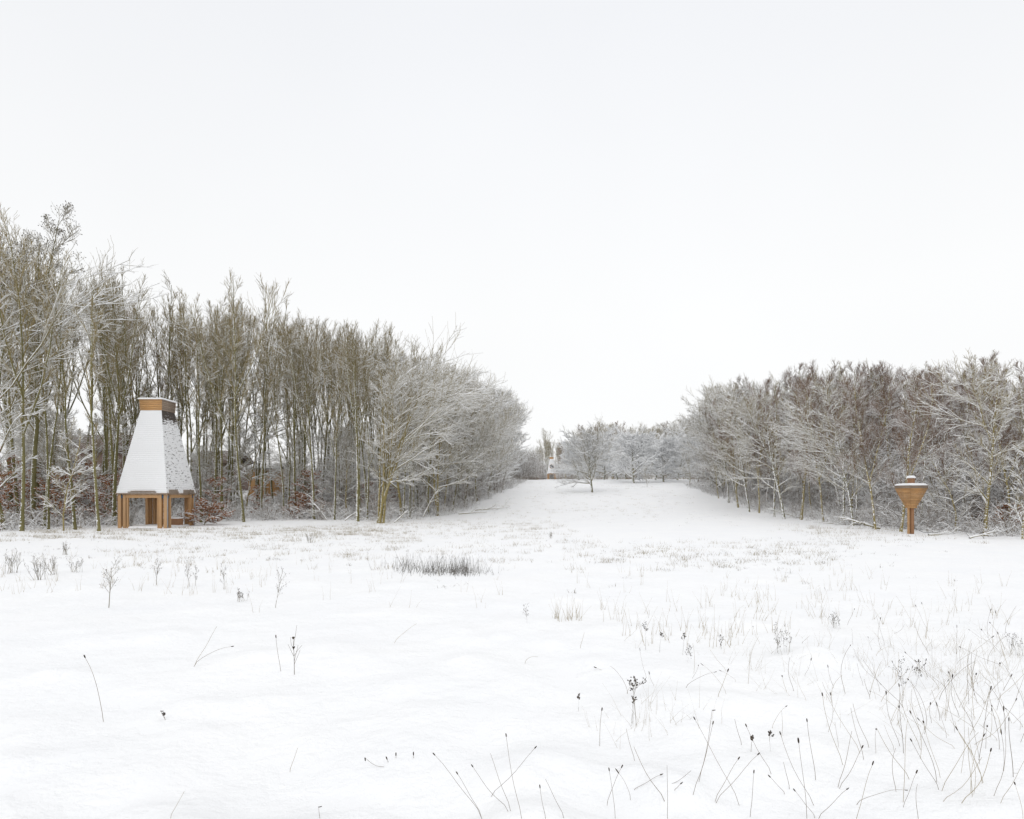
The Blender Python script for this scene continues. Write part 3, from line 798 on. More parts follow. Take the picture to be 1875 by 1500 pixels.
def thicket(pts, seed, H, label, per=5):
    r = np.random.default_rng(seed); a = Acc()
    B = np.repeat(np.array(pts), per, 0); n = len(B)
    S = np.c_[B + r.normal(0, .8, (n, 2)), np.zeros(n)]
    S[:, 2] = ground_z(S[:, 0], S[:, 1]) - .05
    D = np.c_[r.normal(0, .12, (n, 2)), np.ones(n)]
    P, Rd = grow(r, S, D, H * r.uniform(.4, 1.2, n), np.full(n, .035), .01, 7, .03, .06)
    a.tube(P, Rd, 4)
    s, d, rp, t, ix = spawn(r, P, Rd, 11, .1, 1, .95, .2)
    P2_, R2 = grow(r, s, d, H * .26 * r.uniform(.4, 1.2, len(t)), np.full(len(t), .016), .009, 4, 0, .1, .04)
    a.tube(P2_, R2, 3)
    s, d, rp, t, ix = spawn(r, P2_, R2, 4, .2, 1, .7, .2)
    P3, R3 = grow(r, s, d, H * .09 * r.uniform(.4, 1.2, len(t)), np.full(len(t), .011), .007, 3, 0, .1, .04)
    a.tube(P3, R3, 3)
    snow_on(a, P2_, R2, .013, 1, 3, r); snow_on(a, P3, R3, .008, 1, 3, r)
    return tag(obj('thicket', a.mesh('thicket', [M_BRUSH, M_TREESNOW])), label, 'thicket', None, 'stuff')
thicket([q for q in scatter(EL, 520, 30, 1, rs, 1.0, 10) if q[0] > -19 and CX + q[0] / q[1] * F > 530], 411, 6.5, 'grey snowy thicket of young growth at the back of the left wood')
thicket([q for q in scatter(EL, 460, 22, 1, rs, 1.0, 9) if q[0] < -19 and not 415 < CX + q[0] / q[1] * F < 530], 414, 3.8, 'brushy young growth between the left wood and the house')
thicket(scatter(ER, 460, 26, -1, rs, 1.0, 5), 412, 5.5, 'grey snowy thicket of young growth filling the back of the right wood')
thicket([P2(rs.uniform(1020, 1330), rs.uniform(165, 215)) for _ in range(260)] + [P2(rs.uniform(972, 1045), rs.uniform(212, 240)) for _ in range(150)] + [P2(rs.uniform(915, 985), rs.uniform(112, 165)) for _ in range(110)] + [P2(rs.uniform(1285, 1350), rs.uniform(98, 150)) for _ in range(90)], 413, 6.0, 'far snowy thicket closing the clearing')
undergrowth('undergrowth', scatter(EL, 1500, 26, 1, rs, 1.4, -.6), 401, 'snow-coated brambles and brush covering the floor of the left wood', 1.25)
undergrowth('undergrowth', scatter(ER, 1500, 20, -1, rs, 1.4, -.8), 402, 'snow-coated brambles and brush covering the floor of the right wood', .8)

# fallen branches
def fallen(px, py, L, rz, el, rad, lab):
    p = at(px, py) if py else Vector(px)
    r = np.random.default_rng(int(px * 7))
    a = Acc()
    D = np.array([[math.cos(rz) * math.cos(el), math.sin(rz) * math.cos(el), math.sin(el)]])
    P, Rd = grow(r, np.array([[0, 0, .04]]), D, np.array([L]), np.array([rad]), rad * .35, 9, 0, .05)
    a.tube(P, Rd, 7)
    s, d, rp, t, ix = spawn(r, P, Rd, 5, .3, .95, .7, .2)
    P2_, R2 = grow(r, s, d, L * .3 * r.uniform(.5, 1.2, 5), rp * .6, .008, 5, 0, .1)
    a.tube(P2_, R2, 5)
    s, d, rp, t, ix = spawn(r, P2_, R2, 5, .3, .95, .7, .2)
    P3, R3 = grow(r, s, d, L * .12 * r.uniform(.5, 1.2, len(t)), np.full(len(t), .009), .006, 4, 0, .1)
    a.tube(P3, R3, 3)
    snow_on(a, P, Rd, .02, 1, 5, r); snow_on(a, P2_, R2, .015, 1, 4, r); snow_on(a, P3, R3, .01, 1, 3, r)
    o = obj('fallen_branch', a.mesh('fallen_branch', [M_LIMB, M_TREESNOW])); o.location = p
    return tag(o, lab, 'fallen branch', 'fallen branches')
fallen(598, 953, 2.6, 2.5, .75, .05, 'snowy broken limb propped at a slant left of the leaning cluster')
fallen(632, 954, 1.8, .6, .8, .04, 'short slanting stick leaning right, between broken limb and leaning cluster')
fallen(722, 958, 1.6, .7, .6, .04, 'short broken limb poking up right of the leaning cluster')
fallen(775, 948, 3.2, 1.1, .95, .06, 'thin leaning dead pole right of the leaning cluster')
fallen(1612, 969, 2.3, 2.75, .18, .07, 'dark fallen trunk end lying under snow left of the timber box')
fallen(1600, 962, 3.4, 2.9, .10, .05, 'thin fallen limb lying beside the dark fallen trunk')
fallen(1540, 958, 2.2, .2, .12, .045, 'low fallen limb at the foot of the right wood')
fallen(1700, 981, 1.8, .25, .04, .03, 'long thin stick lying in snow right of the timber box')
fallen(1775, 987, 1.5, .2, .25, .035, 'dead arching limb in front of the near end of the right wood')
fallen(1470, 950, 3.0, 2.6, .10, .045, 'fallen limb under the birches halfway along the right wood')
fallen(870, 935, 4.0, .35, .05, .05, 'fallen limb at the foot of the left wood near the gap')
fallen(840, 942, 3.0, .5, .1, .05, 'snow-topped fallen limb left of the one near the gap')

# ------------------------------------------------------------ pavilions
def frustum_shell(a, z0, w0, z1, w1, n, lip, mi_of):
    """stepped courses of boards or shingles; front -y, right +x, back +y, left -x"""
    for i in range(n):
        t0, t1 = i / n, (i + 1) / n
        za, zb = z0 + (z1 - z0) * t0, z0 + (z1 - z0) * t1
        wa, wb = w0 + (w1 - w0) * t0 + lip, w0 + (w1 - w0) * t1 + lip * .25
        ha, hb = wa / 2, wb / 2
        hi = (w0 + (w1 - w0) * t0) / 2 - .03
        for f, (sx, sy) in enumerate(((0, -1), (1, 0), (0, 1), (-1, 0))):
            def c(h, u, z):
                return (u * h, sy * h, z) if sx == 0 else (sx * h, u * h, z)
            V = np.array([c(ha, -1, za), c(ha, 1, za), c(hb, 1, zb), c(hb, -1, zb), c(hi, -1, za), c(hi, 1, za)], float)
            V[[0, 1, 4, 5], 2] += .0
            q = np.array([[0, 1, 2, 3], [4, 5, 1, 0]])
            if (sx, sy) in ((0, 1), (-1, 0)): q = q[:, ::-1]
            a.add(V, q, mi_of[f])

def snow_slab(name, w, d, h, parent, loc, seed, amp=.3):
    r = np.random.default_rng(seed); n = 14
    u = np.linspace(-1, 1, n)
    X, Y = np.meshgrid(u * w / 2, u * d / 2)
    edge = np.clip(1 - np.maximum(np.abs(u)[None, :], np.abs(u)[:, None]) ** 6, 0, 1)
    Z = h * (.55 + .45 * edge) * (1 + amp * (r.random((n, n)) - .5) * .6)
    top = np.stack([X, Y, Z], -1).reshape(-1, 3)
    bot = np.stack([X * .985, Y * .985, np.zeros_like(X)], -1).reshape(-1, 3)
    V = np.concatenate([top, bot]); N = n * n
    Fq = []
    for j in range(n - 1):
        for i in range(n - 1):
            q = j * n + i
            Fq.append((q, q + 1, q + n + 1, q + n)); Fq.append((N + q + n, N + q + n + 1, N + q + 1, N + q))
    for i in range(n - 1):
        for q, s_ in ((i, 1), ((n - 1) * n + i + 1, -1)):
            Fq.append((q, q + N, q + s_ + N, q + s_))
        for q, s_ in ((i * n + n, -n), (i * n + n - 1, n)):
            Fq.append((q, q + N, q + s_ + N, q + s_))
    o = obj(name, mesh_np(name, V, Fq, [M_SNOWCAP]), parent)
    o.location = loc
    return o

def pavilion(x, y, z, label, round_window=False):
    """local z = 0 is the snow the posts stand in"""
    root = empty('timber_pavilion', (x, y, z))
    tag(root, label, 'pavilion', 'tall roofed timber pavilions')
    W, W1 = 3.16, 1.33
    Z0, Z1, Z2 = 2.14, 7.50, 8.20
    a = Acc(); frustum_shell(a, Z0, W, Z1, W1, 40, .035, (0, 1, 1, 0))
    a.box((0, 0, Z0 + .03), (W - .1, W - .1, .04), 2)
    roof = obj('roof', a.mesh('roof', [M_ROOF_SNOWY, M_ROOF_SNOWY if round_window else M_ROOF_BARE, M_REDWOOD], False), root)
    a = Acc()
    for s in (-1, 1):
        a.box((0, s * (W / 2 + .01), Z0 + .035), (W + .1, .05, .075)); a.box((s * (W / 2 + .01), 0, Z0 + .033), (.05, W - .04, .07))
    if not round_window:
        a.box((.05, -W / 2 - .035, Z0 + .13), (1.75, .07, .05)); a.box((.1, -W / 2 - .03, Z0 + .19), (1.5, .05, .04))
        for yy, ln in ((-.9, .95), (.72, 1.2)):
            for q in range(3): a.box((W / 2 + .03 - q * .015, yy, Z0 + .10 + q * .075), (.06, ln - .05 * q, .055))
    obj('eave_board', a.mesh('eave_board', [M_GREYWOOD], False), root, .006)
    # chimney-like cap of boards
    a = Acc(); n = 6; h = (Z2 - Z1) / n
    for i in range(n):
        w = W1 + .04 + .01 * i
        for f in range(4):
            rz = f * math.pi / 2
            cx, cy = math.sin(rz) * w / 2, -math.cos(rz) * w / 2
            a.box((cx, cy, Z1 + (i + .5) * h), (w - .03 if f % 2 else w + .025, .03, h - .012), 0 if f != 1 else 1, rz)
    a.box((0, 0, Z2 - .05), (W1, W1, .03), 0)
    cap = obj('roof_cap', a.mesh('roof_cap', [M_CEDAR_H, M_GREYWOOD], False), root)
    snow_slab('cap_snow', W1 + .26, W1 + .26, .13, cap, (0, 0, Z2 + .002), 3)
    # corner bundles of posts
    a_y = W / 2 - .16
    for cx in (-1, 1):
        for cy in (-1, 1):
            bx, by = cx * (W / 2 - .15), cy * (W / 2 - .15)
            grp = Acc(); hh = Z0 - .02; zc = hh / 2 - .12
            for dx, dy, wx, wy in ((0, 0, .20, .17), (-cx * .31, 0, .17, .19), (0, -cy * .31, .18, .17), (-cx * .47, -cy * .02, .08, .14)):
                grp.box((bx + dx, by + dy, zc), (wx, wy, hh + .24))
            o = obj('corner_posts', grp.mesh('corner_posts', [M_CEDAR], False), root, .008)
            br = Acc(); br.box((bx - cx * .155, by + cy * .02, Z0 - .16), (.085, .12, .2)); br.box((bx + cx * .02, by - cy * .155, Z0 - .16), (.12, .085, .2))
            obj('bracket', br.mesh('bracket', [M_BLUE], False), o)
            st = Acc(); st.box((bx + cx * .106, by, zc + .1), (.012, .10, hh - .1)); st.box((bx - cx * .02, by - cy * .24, .12), (.10, .02, .2))
            obj('steel_strip', st.mesh('steel_strip', [M_STEEL], False), o)
    a = Acc()
    for s in (-1, 1):
        a.box((0, s * (W / 2 - .15), Z0 - .125), (W - .9, .12, .22)); a.box((s * (W / 2 - .15), 0, Z0 - .127), (.12, W - .9, .22))
    obj('ring_beam', a.mesh('ring_beam', [M_CEDAR], False), root, .008)
    snow_slab('snowy_floor', 2.9, 2.9, .12, root, (0, 0, .02), 9)
    if round_window:
        n = 32; r_ = .74; zc = 4.75
        t = (zc - Z0) / (Z1 - Z0); yy = -(W + (W1 - W) * t) / 2
        sl = math.atan2((W - W1) / 2, Z1 - Z0)
        ring = []; 
        for k_, (rr, off) in enumerate(((r_ + .07, .0), (r_ + .07, .14), (r_, .14), (r_, .06))):
            for i in range(n):
                an = i * 2 * math.pi / n
                u, v = math.cos(an) * rr, math.sin(an) * rr
                ring.append((u, yy + v * math.sin(sl) - off * math.cos(sl), zc + v * math.cos(sl) + off * math.sin(sl)))
        Fq = [(k_ * n + i, k_ * n + (i + 1) % n, (k_ + 1) * n + (i + 1) % n, (k_ + 1) * n + i) for k_ in range(3) for i in range(n)]
        win = obj('round_window', mesh_np('round_window', np.array(ring), Fq, [M_CEDAR_H]), root)
        c = np.array(ring[3 * n:]); cc = c.mean(0)
        V = np.vstack([c, cc]); tri = [(i, (i + 1) % n, n) for i in range(n)]
        obj('pane', mesh_np('pane', V, np.zeros((0, 4), int), [M_DARK], tri=tri), win)
    return root

px_, py_ = -23.07, 35.58
GP = EYE - 2.14
pavilion(px_, py_, GP, 'tall timber pavilion with white snow-coated tapering roof at the left')
b = empty('bench', (px_ + .72, py_ + .35, GP + .1))
tag(b, 'low timber bench with snow on its seat, under the near pavilion', 'bench')
a = Acc(); a.box((0, 0, .22), (1.15, .5, .44), 0); obj('bench_box', a.mesh('bench_box', [M_REDWOOD], False), b, .01)
snow_slab('seat_snow', 1.2, .56, .09, b, (0, 0, .442), 21)
fx, fy = P2(1010, 199.6)
pavilion(fx, fy, gz(fx, fy) - .05, 'distant timber pavilion with a round dark window in its white roof', True)

# inverted pyramid box on a post
bx_, by_ = 21.04, 28.8
ray = math.atan2(bx_, by_)
rzb = math.pi / 4 - ray        # one corner toward the camera
s_ = 1.02
cx_, cy_ = bx_ + math.sin(ray) * s_ * .7071, by_ + math.cos(ray) * s_ * .7071
GB = gz(cx_, cy_)
root = empty('timber_box_on_post', (cx_, cy_, GB), rzb)
tag(root, 'inverted pyramid box of orange boards on a single post before the right wood', 'nesting box')
zt, zb_ = EYE + .46 - GB, EYE - .75 - GB
a = Acc(); n = 17
for i in range(n):
    t = (i + .5) / n
    w = .33 + (s_ - .33) * min(1, max(0, round(t * n / 2 - .6) * 2 / n if t < .3 else (t - .04) / .90))
    h = (zt - zb_) / n
    mi = 1 if i >= n - 2 else 0
    for f in range(4):
        rz = f * math.pi / 2
        a.box((math.sin(rz) * w / 2, -math.cos(rz) * w / 2, zb_ + t * (zt - zb_)), (w - .022 if f % 2 else w + .022, .024 + .05 * (w < 1), h - .005), mi, rz)
a.box((0, 0, zb_ + .02), (.32, .32, .03), 0); a.box((0, 0, zt - .03), (s_ - .05, s_ - .05, .03), 1)
body = obj('box', a.mesh('box', [M_CEDAR_H, M_GREYWOOD], False), root)
snow_slab('box_snow', s_ + .015, s_ + .015, .12, body, (0, 0, zt + .002), 31)
a = Acc(); a.box((0, 0, zt + .2), (.24, .24, .4)); ch = obj('chimney', a.mesh('chimney', [M_REDWOOD], False), root, .01)
snow_slab('chimney_snow', .30, .30, .13, ch, (0, 0, zt + .402), 33, .5)
a = Acc(); a.box((.02, -.04, zb_ / 2 - .1), (.145, .145, zb_ + .2)); obj('post', a.mesh('post', [M_REDWOOD], False), root, .01)
a = Acc(); a.box((-.125, .03, zb_ / 2 - .1), (.05, .11, zb_ + .2)); obj('side_post', a.mesh('side_post', [M_CEDAR], False), root, .008)
cr = np.random.default_rng(5)
Pc = np.array([[(.1, -.02, .35), (.35, -.1, .22), (.6, -.15, .09), (1.0, -.25, .07), (1.6, -.45, .08)]])
a = Acc(); a.tube(Pc, np.full((1, 5), .012), 6); obj('cable', a.mesh('cable', [M_CABLE]), root)

# ------------------------------------------------------------ buildings behind the left wood
def house(px0, px1, D, z_eave, z_ridge, dep, mw, name, lab, cat, snow=True, windows=0, overhang=.5):
    x0, x1 = (px0 - CX) / F * D, (px1 - CX) / F * D
    xc = (x0 + x1) / 2; w = x1 - x0; g = gz(xc, D) - .3
    root = empty(name, (xc, D + dep / 2, g)); tag(root, lab, cat)
    ze, zr = z_eave - g, z_ridge - g
    a = Acc(); a.box((0, 0, ze / 2), (w, dep, ze))
    V = np.array([(-w / 2, -dep / 2, ze), (-w / 2, dep / 2, ze), (-w / 2, 0, zr - .05), (w / 2, -dep / 2, ze), (w / 2, dep / 2, ze), (w / 2, 0, zr - .05)], float)
    a.add(V, np.array([[0, 2, 1, 1], [3, 4, 5, 5]])[:, :])
    wall = obj('wall', a.mesh('wall', [mw], False), root)
    W, Dp = w / 2 + overhang, dep / 2 + overhang
    sl = (zr - ze) / (dep / 2); zl = ze - overhang * sl
    for nm, up, m in (('roof', 0, M_ROOFDARK), ('roof_snow', .10, M_SNOWCAP)):
        if nm == 'roof_snow' and not snow: continue
        th = .09
        k = 0 if nm == 'roof' else .08
        V = []
        for z_ in (0, th):
            V += [(-W + k, -Dp + k, zl + up + z_ + k * sl), (W - k, -Dp + k, zl + up + z_ + k * sl), (W - k, 0, zr + up + z_), (-W + k, 0, zr + up + z_), (W - k, Dp - k, zl + up + z_), (-W + k, Dp - k, zl + up + z_)]
        Fq = [(0, 1, 2, 3), (3, 2, 4, 5), (6, 9, 8, 7), (9, 11, 10, 8), (0, 6, 7, 1), (1, 7, 8, 2), (2, 8, 10, 4), (0, 3, 9, 6), (3, 5, 11, 9), (4, 10, 11, 5)]
        a = Acc(); a.add(np.array(V, float), np.array(Fq)); 
        ro = obj(nm, a.mesh(nm, [m], False), root if nm == 'roof' else ro)
    for i in range(windows):
        xw = -w / 2 + w * (i + .5) / windows
        a = Acc()
        for dx, dz, ww, hh in ((-.65, 0, .1, 1.3), (.65, 0, .1, 1.3), (0, .6, 1.2, .1), (0, -.6, 1.2, .1)):
            a.box((xw + dx, -dep / 2 - .03, ze * .62 + dz), (ww, .08, hh))
        wf = obj('window', a.mesh('window', [M_GREYWOOD], False), root)
        a = Acc(); a.box((xw, -dep / 2 - .012, ze * .62), (1.2, .03, 1.1)); obj('pane', a.mesh('pane', [M_DARK], False), wf)
    return root, g, ze, zr
D = 74
h1, g, ze, zr = house(42, 242, D, EYE + 6.2, EYE + 8.4, 8, M_WALL, 'wooden_house', 'long dark brown house seen between trunks behind the left wood', 'house', False, 3)
a = Acc(); a.box((-8.3, -.5, zr + 1.2), (1.25, 1.1, 3.0)); ch = obj('chimney', a.mesh('chimney', [M_CHIM], False), h1, .02)
house(350, 420, 78, EYE + 4.6, EYE + 6.4, 7, M_WALL, 'dark_shed', 'dark building with low pitched roof just right of the pavilion roof', 'shed', False, 0)
house(455, 508, 72, EYE + 3.4, EYE + 4.0, 5, M_CEDAR_H, 'orange_shed', 'small orange boarded shed with snowy roof behind the left wood', 'shed', True, 0)
def container(px, D, w, lab):
    x, y = P2(px, D); a = Acc(); zc = gz(x, y)
    hgt = EYE + 60 / F * D - zc
    root = empty('storage_box', (x, y, zc)); tag(root, lab, 'storage box', 'blue boxes behind the wood')
    for k_ in range(int(w / .3)):
        a.box((-w / 2 + .15 + k_ * .3, -1.0 - .03 * (k_ % 2), hgt / 2), (.3, .06, hgt))
    a.box((0, 0, hgt / 2), (w, 1.96, hgt)); obj('body', a.mesh('body', [M_TARP], False), root)
    snow_slab('top_snow', w, 2, .15, root, (0, 0, hgt + .002), int(px))
container(58, 66, 2.6, 'blue storage box leftmost, half hidden by rust leaves')
container(103, 66, 1.6, 'narrow bright blue storage box in the middle of the three behind the wood')
container(128, 67, 1.8, 'blue storage box nearest the pavilion behind the wood')

# ------------------------------------------------------------ field plants
def stalk(base_px, tip_px, head=True, rad=.0022, bend=.0, name='plantain_stalk', lab=None, m=None, hl=.03, hr=.0045, group='plantain stalks in the snow', lean=None, hook=0):
    p = at(*base_px) if not isinstance(base_px, Vector) else base_px
    D = p.y
    if isinstance(tip_px, Vector): tip = tip_px
    else:
        y2 = D + (RR.uniform(-.05, .05) if lean is None else lean)
        tip = Vector(((tip_px[0] - CX) / F * y2, y2, EYE + (HZ - tip_px[1]) / F * y2))
    v = tip - p; L = v.length
    side = Vector((-v.z, 0, v.x)).normalized()
    n = 8; pts = []
    for i in range(n):
        t = i / (n - 1)
        pts.append(p + v * t + side * (bend * L * 4 * t * (1 - t)) + Vector((0, .02 * L * math.sin(t * 5 + D), .008 * L * math.sin(t * 9))))
    pts[0].z -= .03
    P = np.array([[tuple(q - p) for q in pts]])
    rr = np.linspace(rad, rad * .65, n)[None]
    root = empty(name, p)
    a = Acc(); a.tube(P, rr, 5); obj('stem', a.mesh('stem', [m or M_STALK]), root)
    if head:
        d = (pts[-1] - pts[-3]).normalized()
        if hook: d = (d + Vector((hook, 0, -.9))).normalized()
        q = pts[-1] - p
        Pk = np.array([[tuple(q + d * hl * u) for u in (-.1, 0, .2, .5, .8, 1.0, 1.06)]])
        Rk = np.array([[.3, .7, 1, 1.05, .95, .6, .1]]) * hr
        a = Acc(); a.tube(Pk, Rk, 7); obj('seed_head', a.mesh('seed_head', [M_HEAD]), root)
    tag(root, lab or 'thin dead stalk poking from the snow', 'dead stalk', group)
    return root

KEY = [((192, 1321), (156, 1205), 1, -.03, 'lone dark stalk with long seed head at lower left, leaning left'),
       ((304, 1318), (294, 1302), 2, .05, 'very short curled stalk right of the lone lower-left stalk'),
       ((515, 1229), (506, 1168), 1, .03, 'short stalk just left of the branched thistle'),
       ((352, 1221), (424, 1184), 1, .09, 'arching stalk bowing right, left of the branched thistle'),
       ((354, 1220), (398, 1147), 0, .0, 'straight straw stem rising beside the arching stalk'),
       ((530, 1413), (545, 1370), 0, 0, 'pale straw stem alone at lower centre-left'),
       ((310, 1499), (337, 1450), 0, 0, 'pale straw stem at the bottom edge, left side'),
       ((710, 1404), (668, 1388), 2, .12, 'low arched stalk with drooping dark head at bottom centre'),
       ((711, 1396), (709, 1391), 1, 0, 'short dark head barely above snow beside the low arched stalk'),
       ((725, 1388), (725, 1384), 1, 0, 'second tiny dark head right of the low arched stalk'),
       ((757, 1388), (757, 1383), 1, 0, 'third tiny dark head, on the crest of the snow mound'),
       ((886, 1498), (796, 1385), 1, -.02, 'long dark stalk leaning left from the bottom edge at centre'),
       ((884, 1496), (838, 1419), 1, -.01, 'shorter parallel stalk beside the long left-leaning one'),
       ((935, 1484), (866, 1406), 1, .04, 'slightly curved stalk right of the parallel pair'),
       ((586, 1499), (583, 1478), 2, 0, 'bent little stalk at the bottom edge left of centre'),
       ((957, 1499), (927, 1351), 1, .02, 'tall thin stalk with head just right of centre at the bottom'),
       ((893, 1460), (979, 1372), 1, -.02, 'stalk leaning right and crossing the tall thin one'),
       ((937, 1484), (898, 1381), 0, .01, 'headless stem left of the tall thin stalk'),
       ((1000, 1499), (989, 1444), 1, .02, 'stalk with thick blunt head at the bottom edge right of centre'),
       ((1035, 1499), (999, 1428), 0, 0, 'headless thin stem right of the thick blunt head'),
       ((1110, 1475), (1138, 1407), 1, .03, 'stalk leaning right of a crossing pair, lower centre-right'),
       ((1127, 1499), (1116, 1413), 1, -.01, 'upright partner of the crossing pair, lower centre-right'),
       ((1155, 1449), (1209, 1420), 1, .02, 'low stalk leaning far right by the dark snow hollow'),
       ((1222, 1499), (1222, 1402), 0, 0, 'plain upright stem in the dark snow hollow'),
       ((1207, 1440), (1266, 1412), 0, -.08, 'headless stem bowing right over the snow hollow'),
       ((1234, 1447), (1246, 1436), 1, 0, 'stub with horizontal dark head in the snow hollow'),
       ((1267, 1454), (1306, 1328), 1, -.02, 'left one of two nearly parallel tall stalks, lower right'),
       ((1278, 1431), (1305, 1302), 2, -.02, 'taller one of two nearly parallel stalks, with hooked head'),
       ((1357, 1475), (1274, 1320), 1, .0, 'long stalk leaning left across the two parallel ones'),
       ((1307, 1467), (1352, 1392), 1, .02, 'shorter right-leaning stalk from the shared lower-right foot'),
       ((1307, 1469), (1388, 1384), 1, .01, 'longer right-leaning stalk from the shared lower-right foot'),
       ((1415, 1417), (1368, 1332), 1, .03, 'left-leaning stalk below the small umbel, lower right'),
       ((1373, 1496), (1381, 1417), 1, 0, 'short upright stalk with round head near the bottom edge'),
       ((1439, 1454), (1411, 1424), 1, 0, 'short left-leaning stalk amid the lower-right stems'),
       ((1446, 1445), (1435, 1396), 0, 0, 'dark headless stem amid the lower-right stems'),
       ((1495, 1498), (1457, 1450), 1, 0, 'left half of the V of stalks at the bottom right'),
       ((1495, 1499), (1551, 1447), 1, .02, 'right half of the V of stalks at the bottom right'),
       ((1478, 1499), (1464, 1362), 3, .0, 'tall stalk with the thickest dark head, lower right'),
       ((1494, 1428), (1479, 1323), 1, .01, 'stalk with slim head right of the thickest head'),
       ((1494, 1475), (1431, 1347), 1, .05, 'curved stalk left of the thickest head'),
       ((1533, 1444), (1579, 1371), 1, -.03, 'right-leaning stalk with head right of the V'),
       ((1532, 1441), (1561, 1340), 0, -.02, 'headless stem beside the right-leaning stalk'),
       ((1561, 1474), (1658, 1448), 1, .09, 'kinked stalk lying almost flat toward the right'),
       ((1722, 1446), (1671, 1359), 1, .02, 'left-leaning brown stalk in the thick right-hand stems'),
       ((1716, 1431), (1670, 1308), 1, -.03, 'tall curved brown stalk in the thick right-hand stems'),
       ((1654, 1379), (1649, 1269), 0, .02, 'upright reddish stem in the thick right-hand stems'),
       ((1098, 1366), (1102, 1302), 1, .02, 'plain stalk between the twin umbels and the crossing pair'),
       ((1163, 1393), (1147, 1335), 0, .02, 'slightly bent stem below the twin umbels'),
       ((1313, 1276), (1332, 1230), 1, -.02, 'tan stalk alone in snow, right of centre'),
       ((1062, 1187), (1070, 1158), 0, 0, 'short dark stem below the upright straw tuft'),
       ((960, 1215), (985, 1203), 0, .2, 'thin arch of grass at centre'),
       ((1116, 1227), (1092, 1223), 1, .1, 'thin low arch of grass above the small umbel'),
       ((884, 1190), (876, 1196), 1, 0, 'short slanting stem left of the thin grass arch'),
       ((720, 1178), (763, 1142), 0, .04, 'pale stem bowing right in the middle distance')]
for bs, tp, hd, bn, lab in KEY:
    bpt = at(*bs)
    k = max(.6, min(1.1, bpt.y / 4.6)) * .85
    stalk(bs, tp, bool(hd), .0021 * k, bn, lab=lab, hl=(.05 if hd == 3 else .033) * k, hr=(.0085 if hd == 3 else .0058) * k, hook=.8 if hd == 2 else 0,
          m=M_STRAW if 'straw' in lab or 'pale' in lab or 'tan' in lab or 'grass' in lab else None, lean=0.)

# many more stalks on the right, one object each
SR = random.Random(77)
KN = 0
while KN < 165:
    if SR.random() < .62:
        px = SR.gauss(1730, 130); py = SR.gauss(1315, 90)
    else:
        px = SR.uniform(1130, 1875); py = SR.uniform(1130, 1480)
    if px > 1930 or px < 1120 or py > 1560 or py < 1110: continue
    if py > 1380 and px < 1640 and SR.random() < .6: continue
    p = at(px, py); 
    L = SR.uniform(.14, .52) if px > 1500 else SR.uniform(.12, .34)
    an = SR.gauss(-.08, .52); dy = SR.gauss(0, .12)
    tip = p + Vector((math.sin(an) * L, dy * L, math.cos(an) * L))
    hd = SR.random() < .45
    where = 'in the thick patch of dead stems at the right' if px > 1560 else 'scattered in snow right of centre'
    kind = 'headed' if hd else 'bare'
    stalk(p, tip, hd, SR.uniform(.0009, .0016), SR.gauss(0, .06), lab=f'thin {kind} stalk {where}', group='scattered plantain stalks', hl=SR.uniform(.012, .032),
          hr=SR.uniform(.0022, .0046), m=M_STRAW if SR.random() < .5 else None)
    KN += 1

# branched weeds: docks, thistles, yarrow
def weed(base, hpx, seed, lab, kind='dock', rad=.004, name='dead_weed', spread=.5, lean=0., n=9):
    p = at(*base); H = hpx / F * p.y
    r = np.random.default_rng(seed)
    root = empty(name, p)
    a, h = Acc(), Acc()
    rad = max(.62 * rad * min(1.5, H / .5), .0016)
    if p.y > 8: rad *= 1.2
    ns = 1 if kind != 'clump' else 9
    if kind == 'clump': n = 4; spread = .3
    S = np.zeros((ns, 3)); S[:, 2] = -.03; S[:, :2] = r.normal(0, .05, (ns, 2)) * (ns > 1)
    D = np.c_[np.full(ns, lean) + r.normal(0, .05 + .26 * (ns > 1), ns), r.normal(0, .1 + .12 * (ns > 1), ns), np.ones(ns)]
    P, Rd = grow(r, S, D, np.full(ns, H) * r.uniform(.75, 1.05, ns), np.full(ns, rad), rad * .5, 9, .02, .04)
    a.tube(P, Rd, 5)
    if kind == 'umbel':
        s, d, rp, t, ix = spawn(r, P, Rd, 6, .8, 1., .55, .2); L = H * .14 * r.uniform(.5, 1.2, len(t))
        k2 = 4
    elif kind == 'thistle':
        s, d, rp, t, ix = spawn(r, P, Rd, 6, .25, .8, .42, .1); L = H * .42 * r.uniform(.6, 1.1, len(t)); k2 = 1
    else:
        s, d, rp, t, ix = spawn(r, P, Rd, n, .3, 1., spread, .15); L = H * .3 * r.uniform(.4, 1.2, len(t)); k2 = 5 if kind != 'clump' else 2
    P1, R1 = grow(r, s, d, L, np.full(len(t), rad * .55), rad * .35, 5, .05, .08)
    a.tube(P1, R1, 4)
    if kind == 'thistle': ends = P[:, -1]; ends = np.vstack([ends, P[0, 6][None]]); cs = .014
    else:
        s, d, rp, t, ix = spawn(r, P1, R1, k2, .35, 1., .6, .2)
        P2_, R2 = grow(r, s, d, L[ix] * .35, np.full(len(t), rad * .35), rad * .25, 3, .04, .1)
        a.tube(P2_, R2, 3)
        ends = np.vstack([P1[:, -1], P2_[:, -1]]); cs = .0035 if kind != 'umbel' else .0048
        if p.y > 8: cs *= 1.3
    obj('stem', a.mesh('stem', [M_WEED if kind != 'thistle' else M_STALK]), root)
    Pe = np.stack([ends + [0, 0, -cs], ends, ends + [0, 0, cs * .7], ends + [0, 0, cs * 1.1]], 1)
    h.tube(Pe, np.tile(np.array([.3, 1, .9, .15]) * cs, (len(ends), 1)), 6)
    obj('seed_head', h.mesh('seed_head', [M_HEAD]), root)
    tag(root, lab, 'dead plant')
    return root
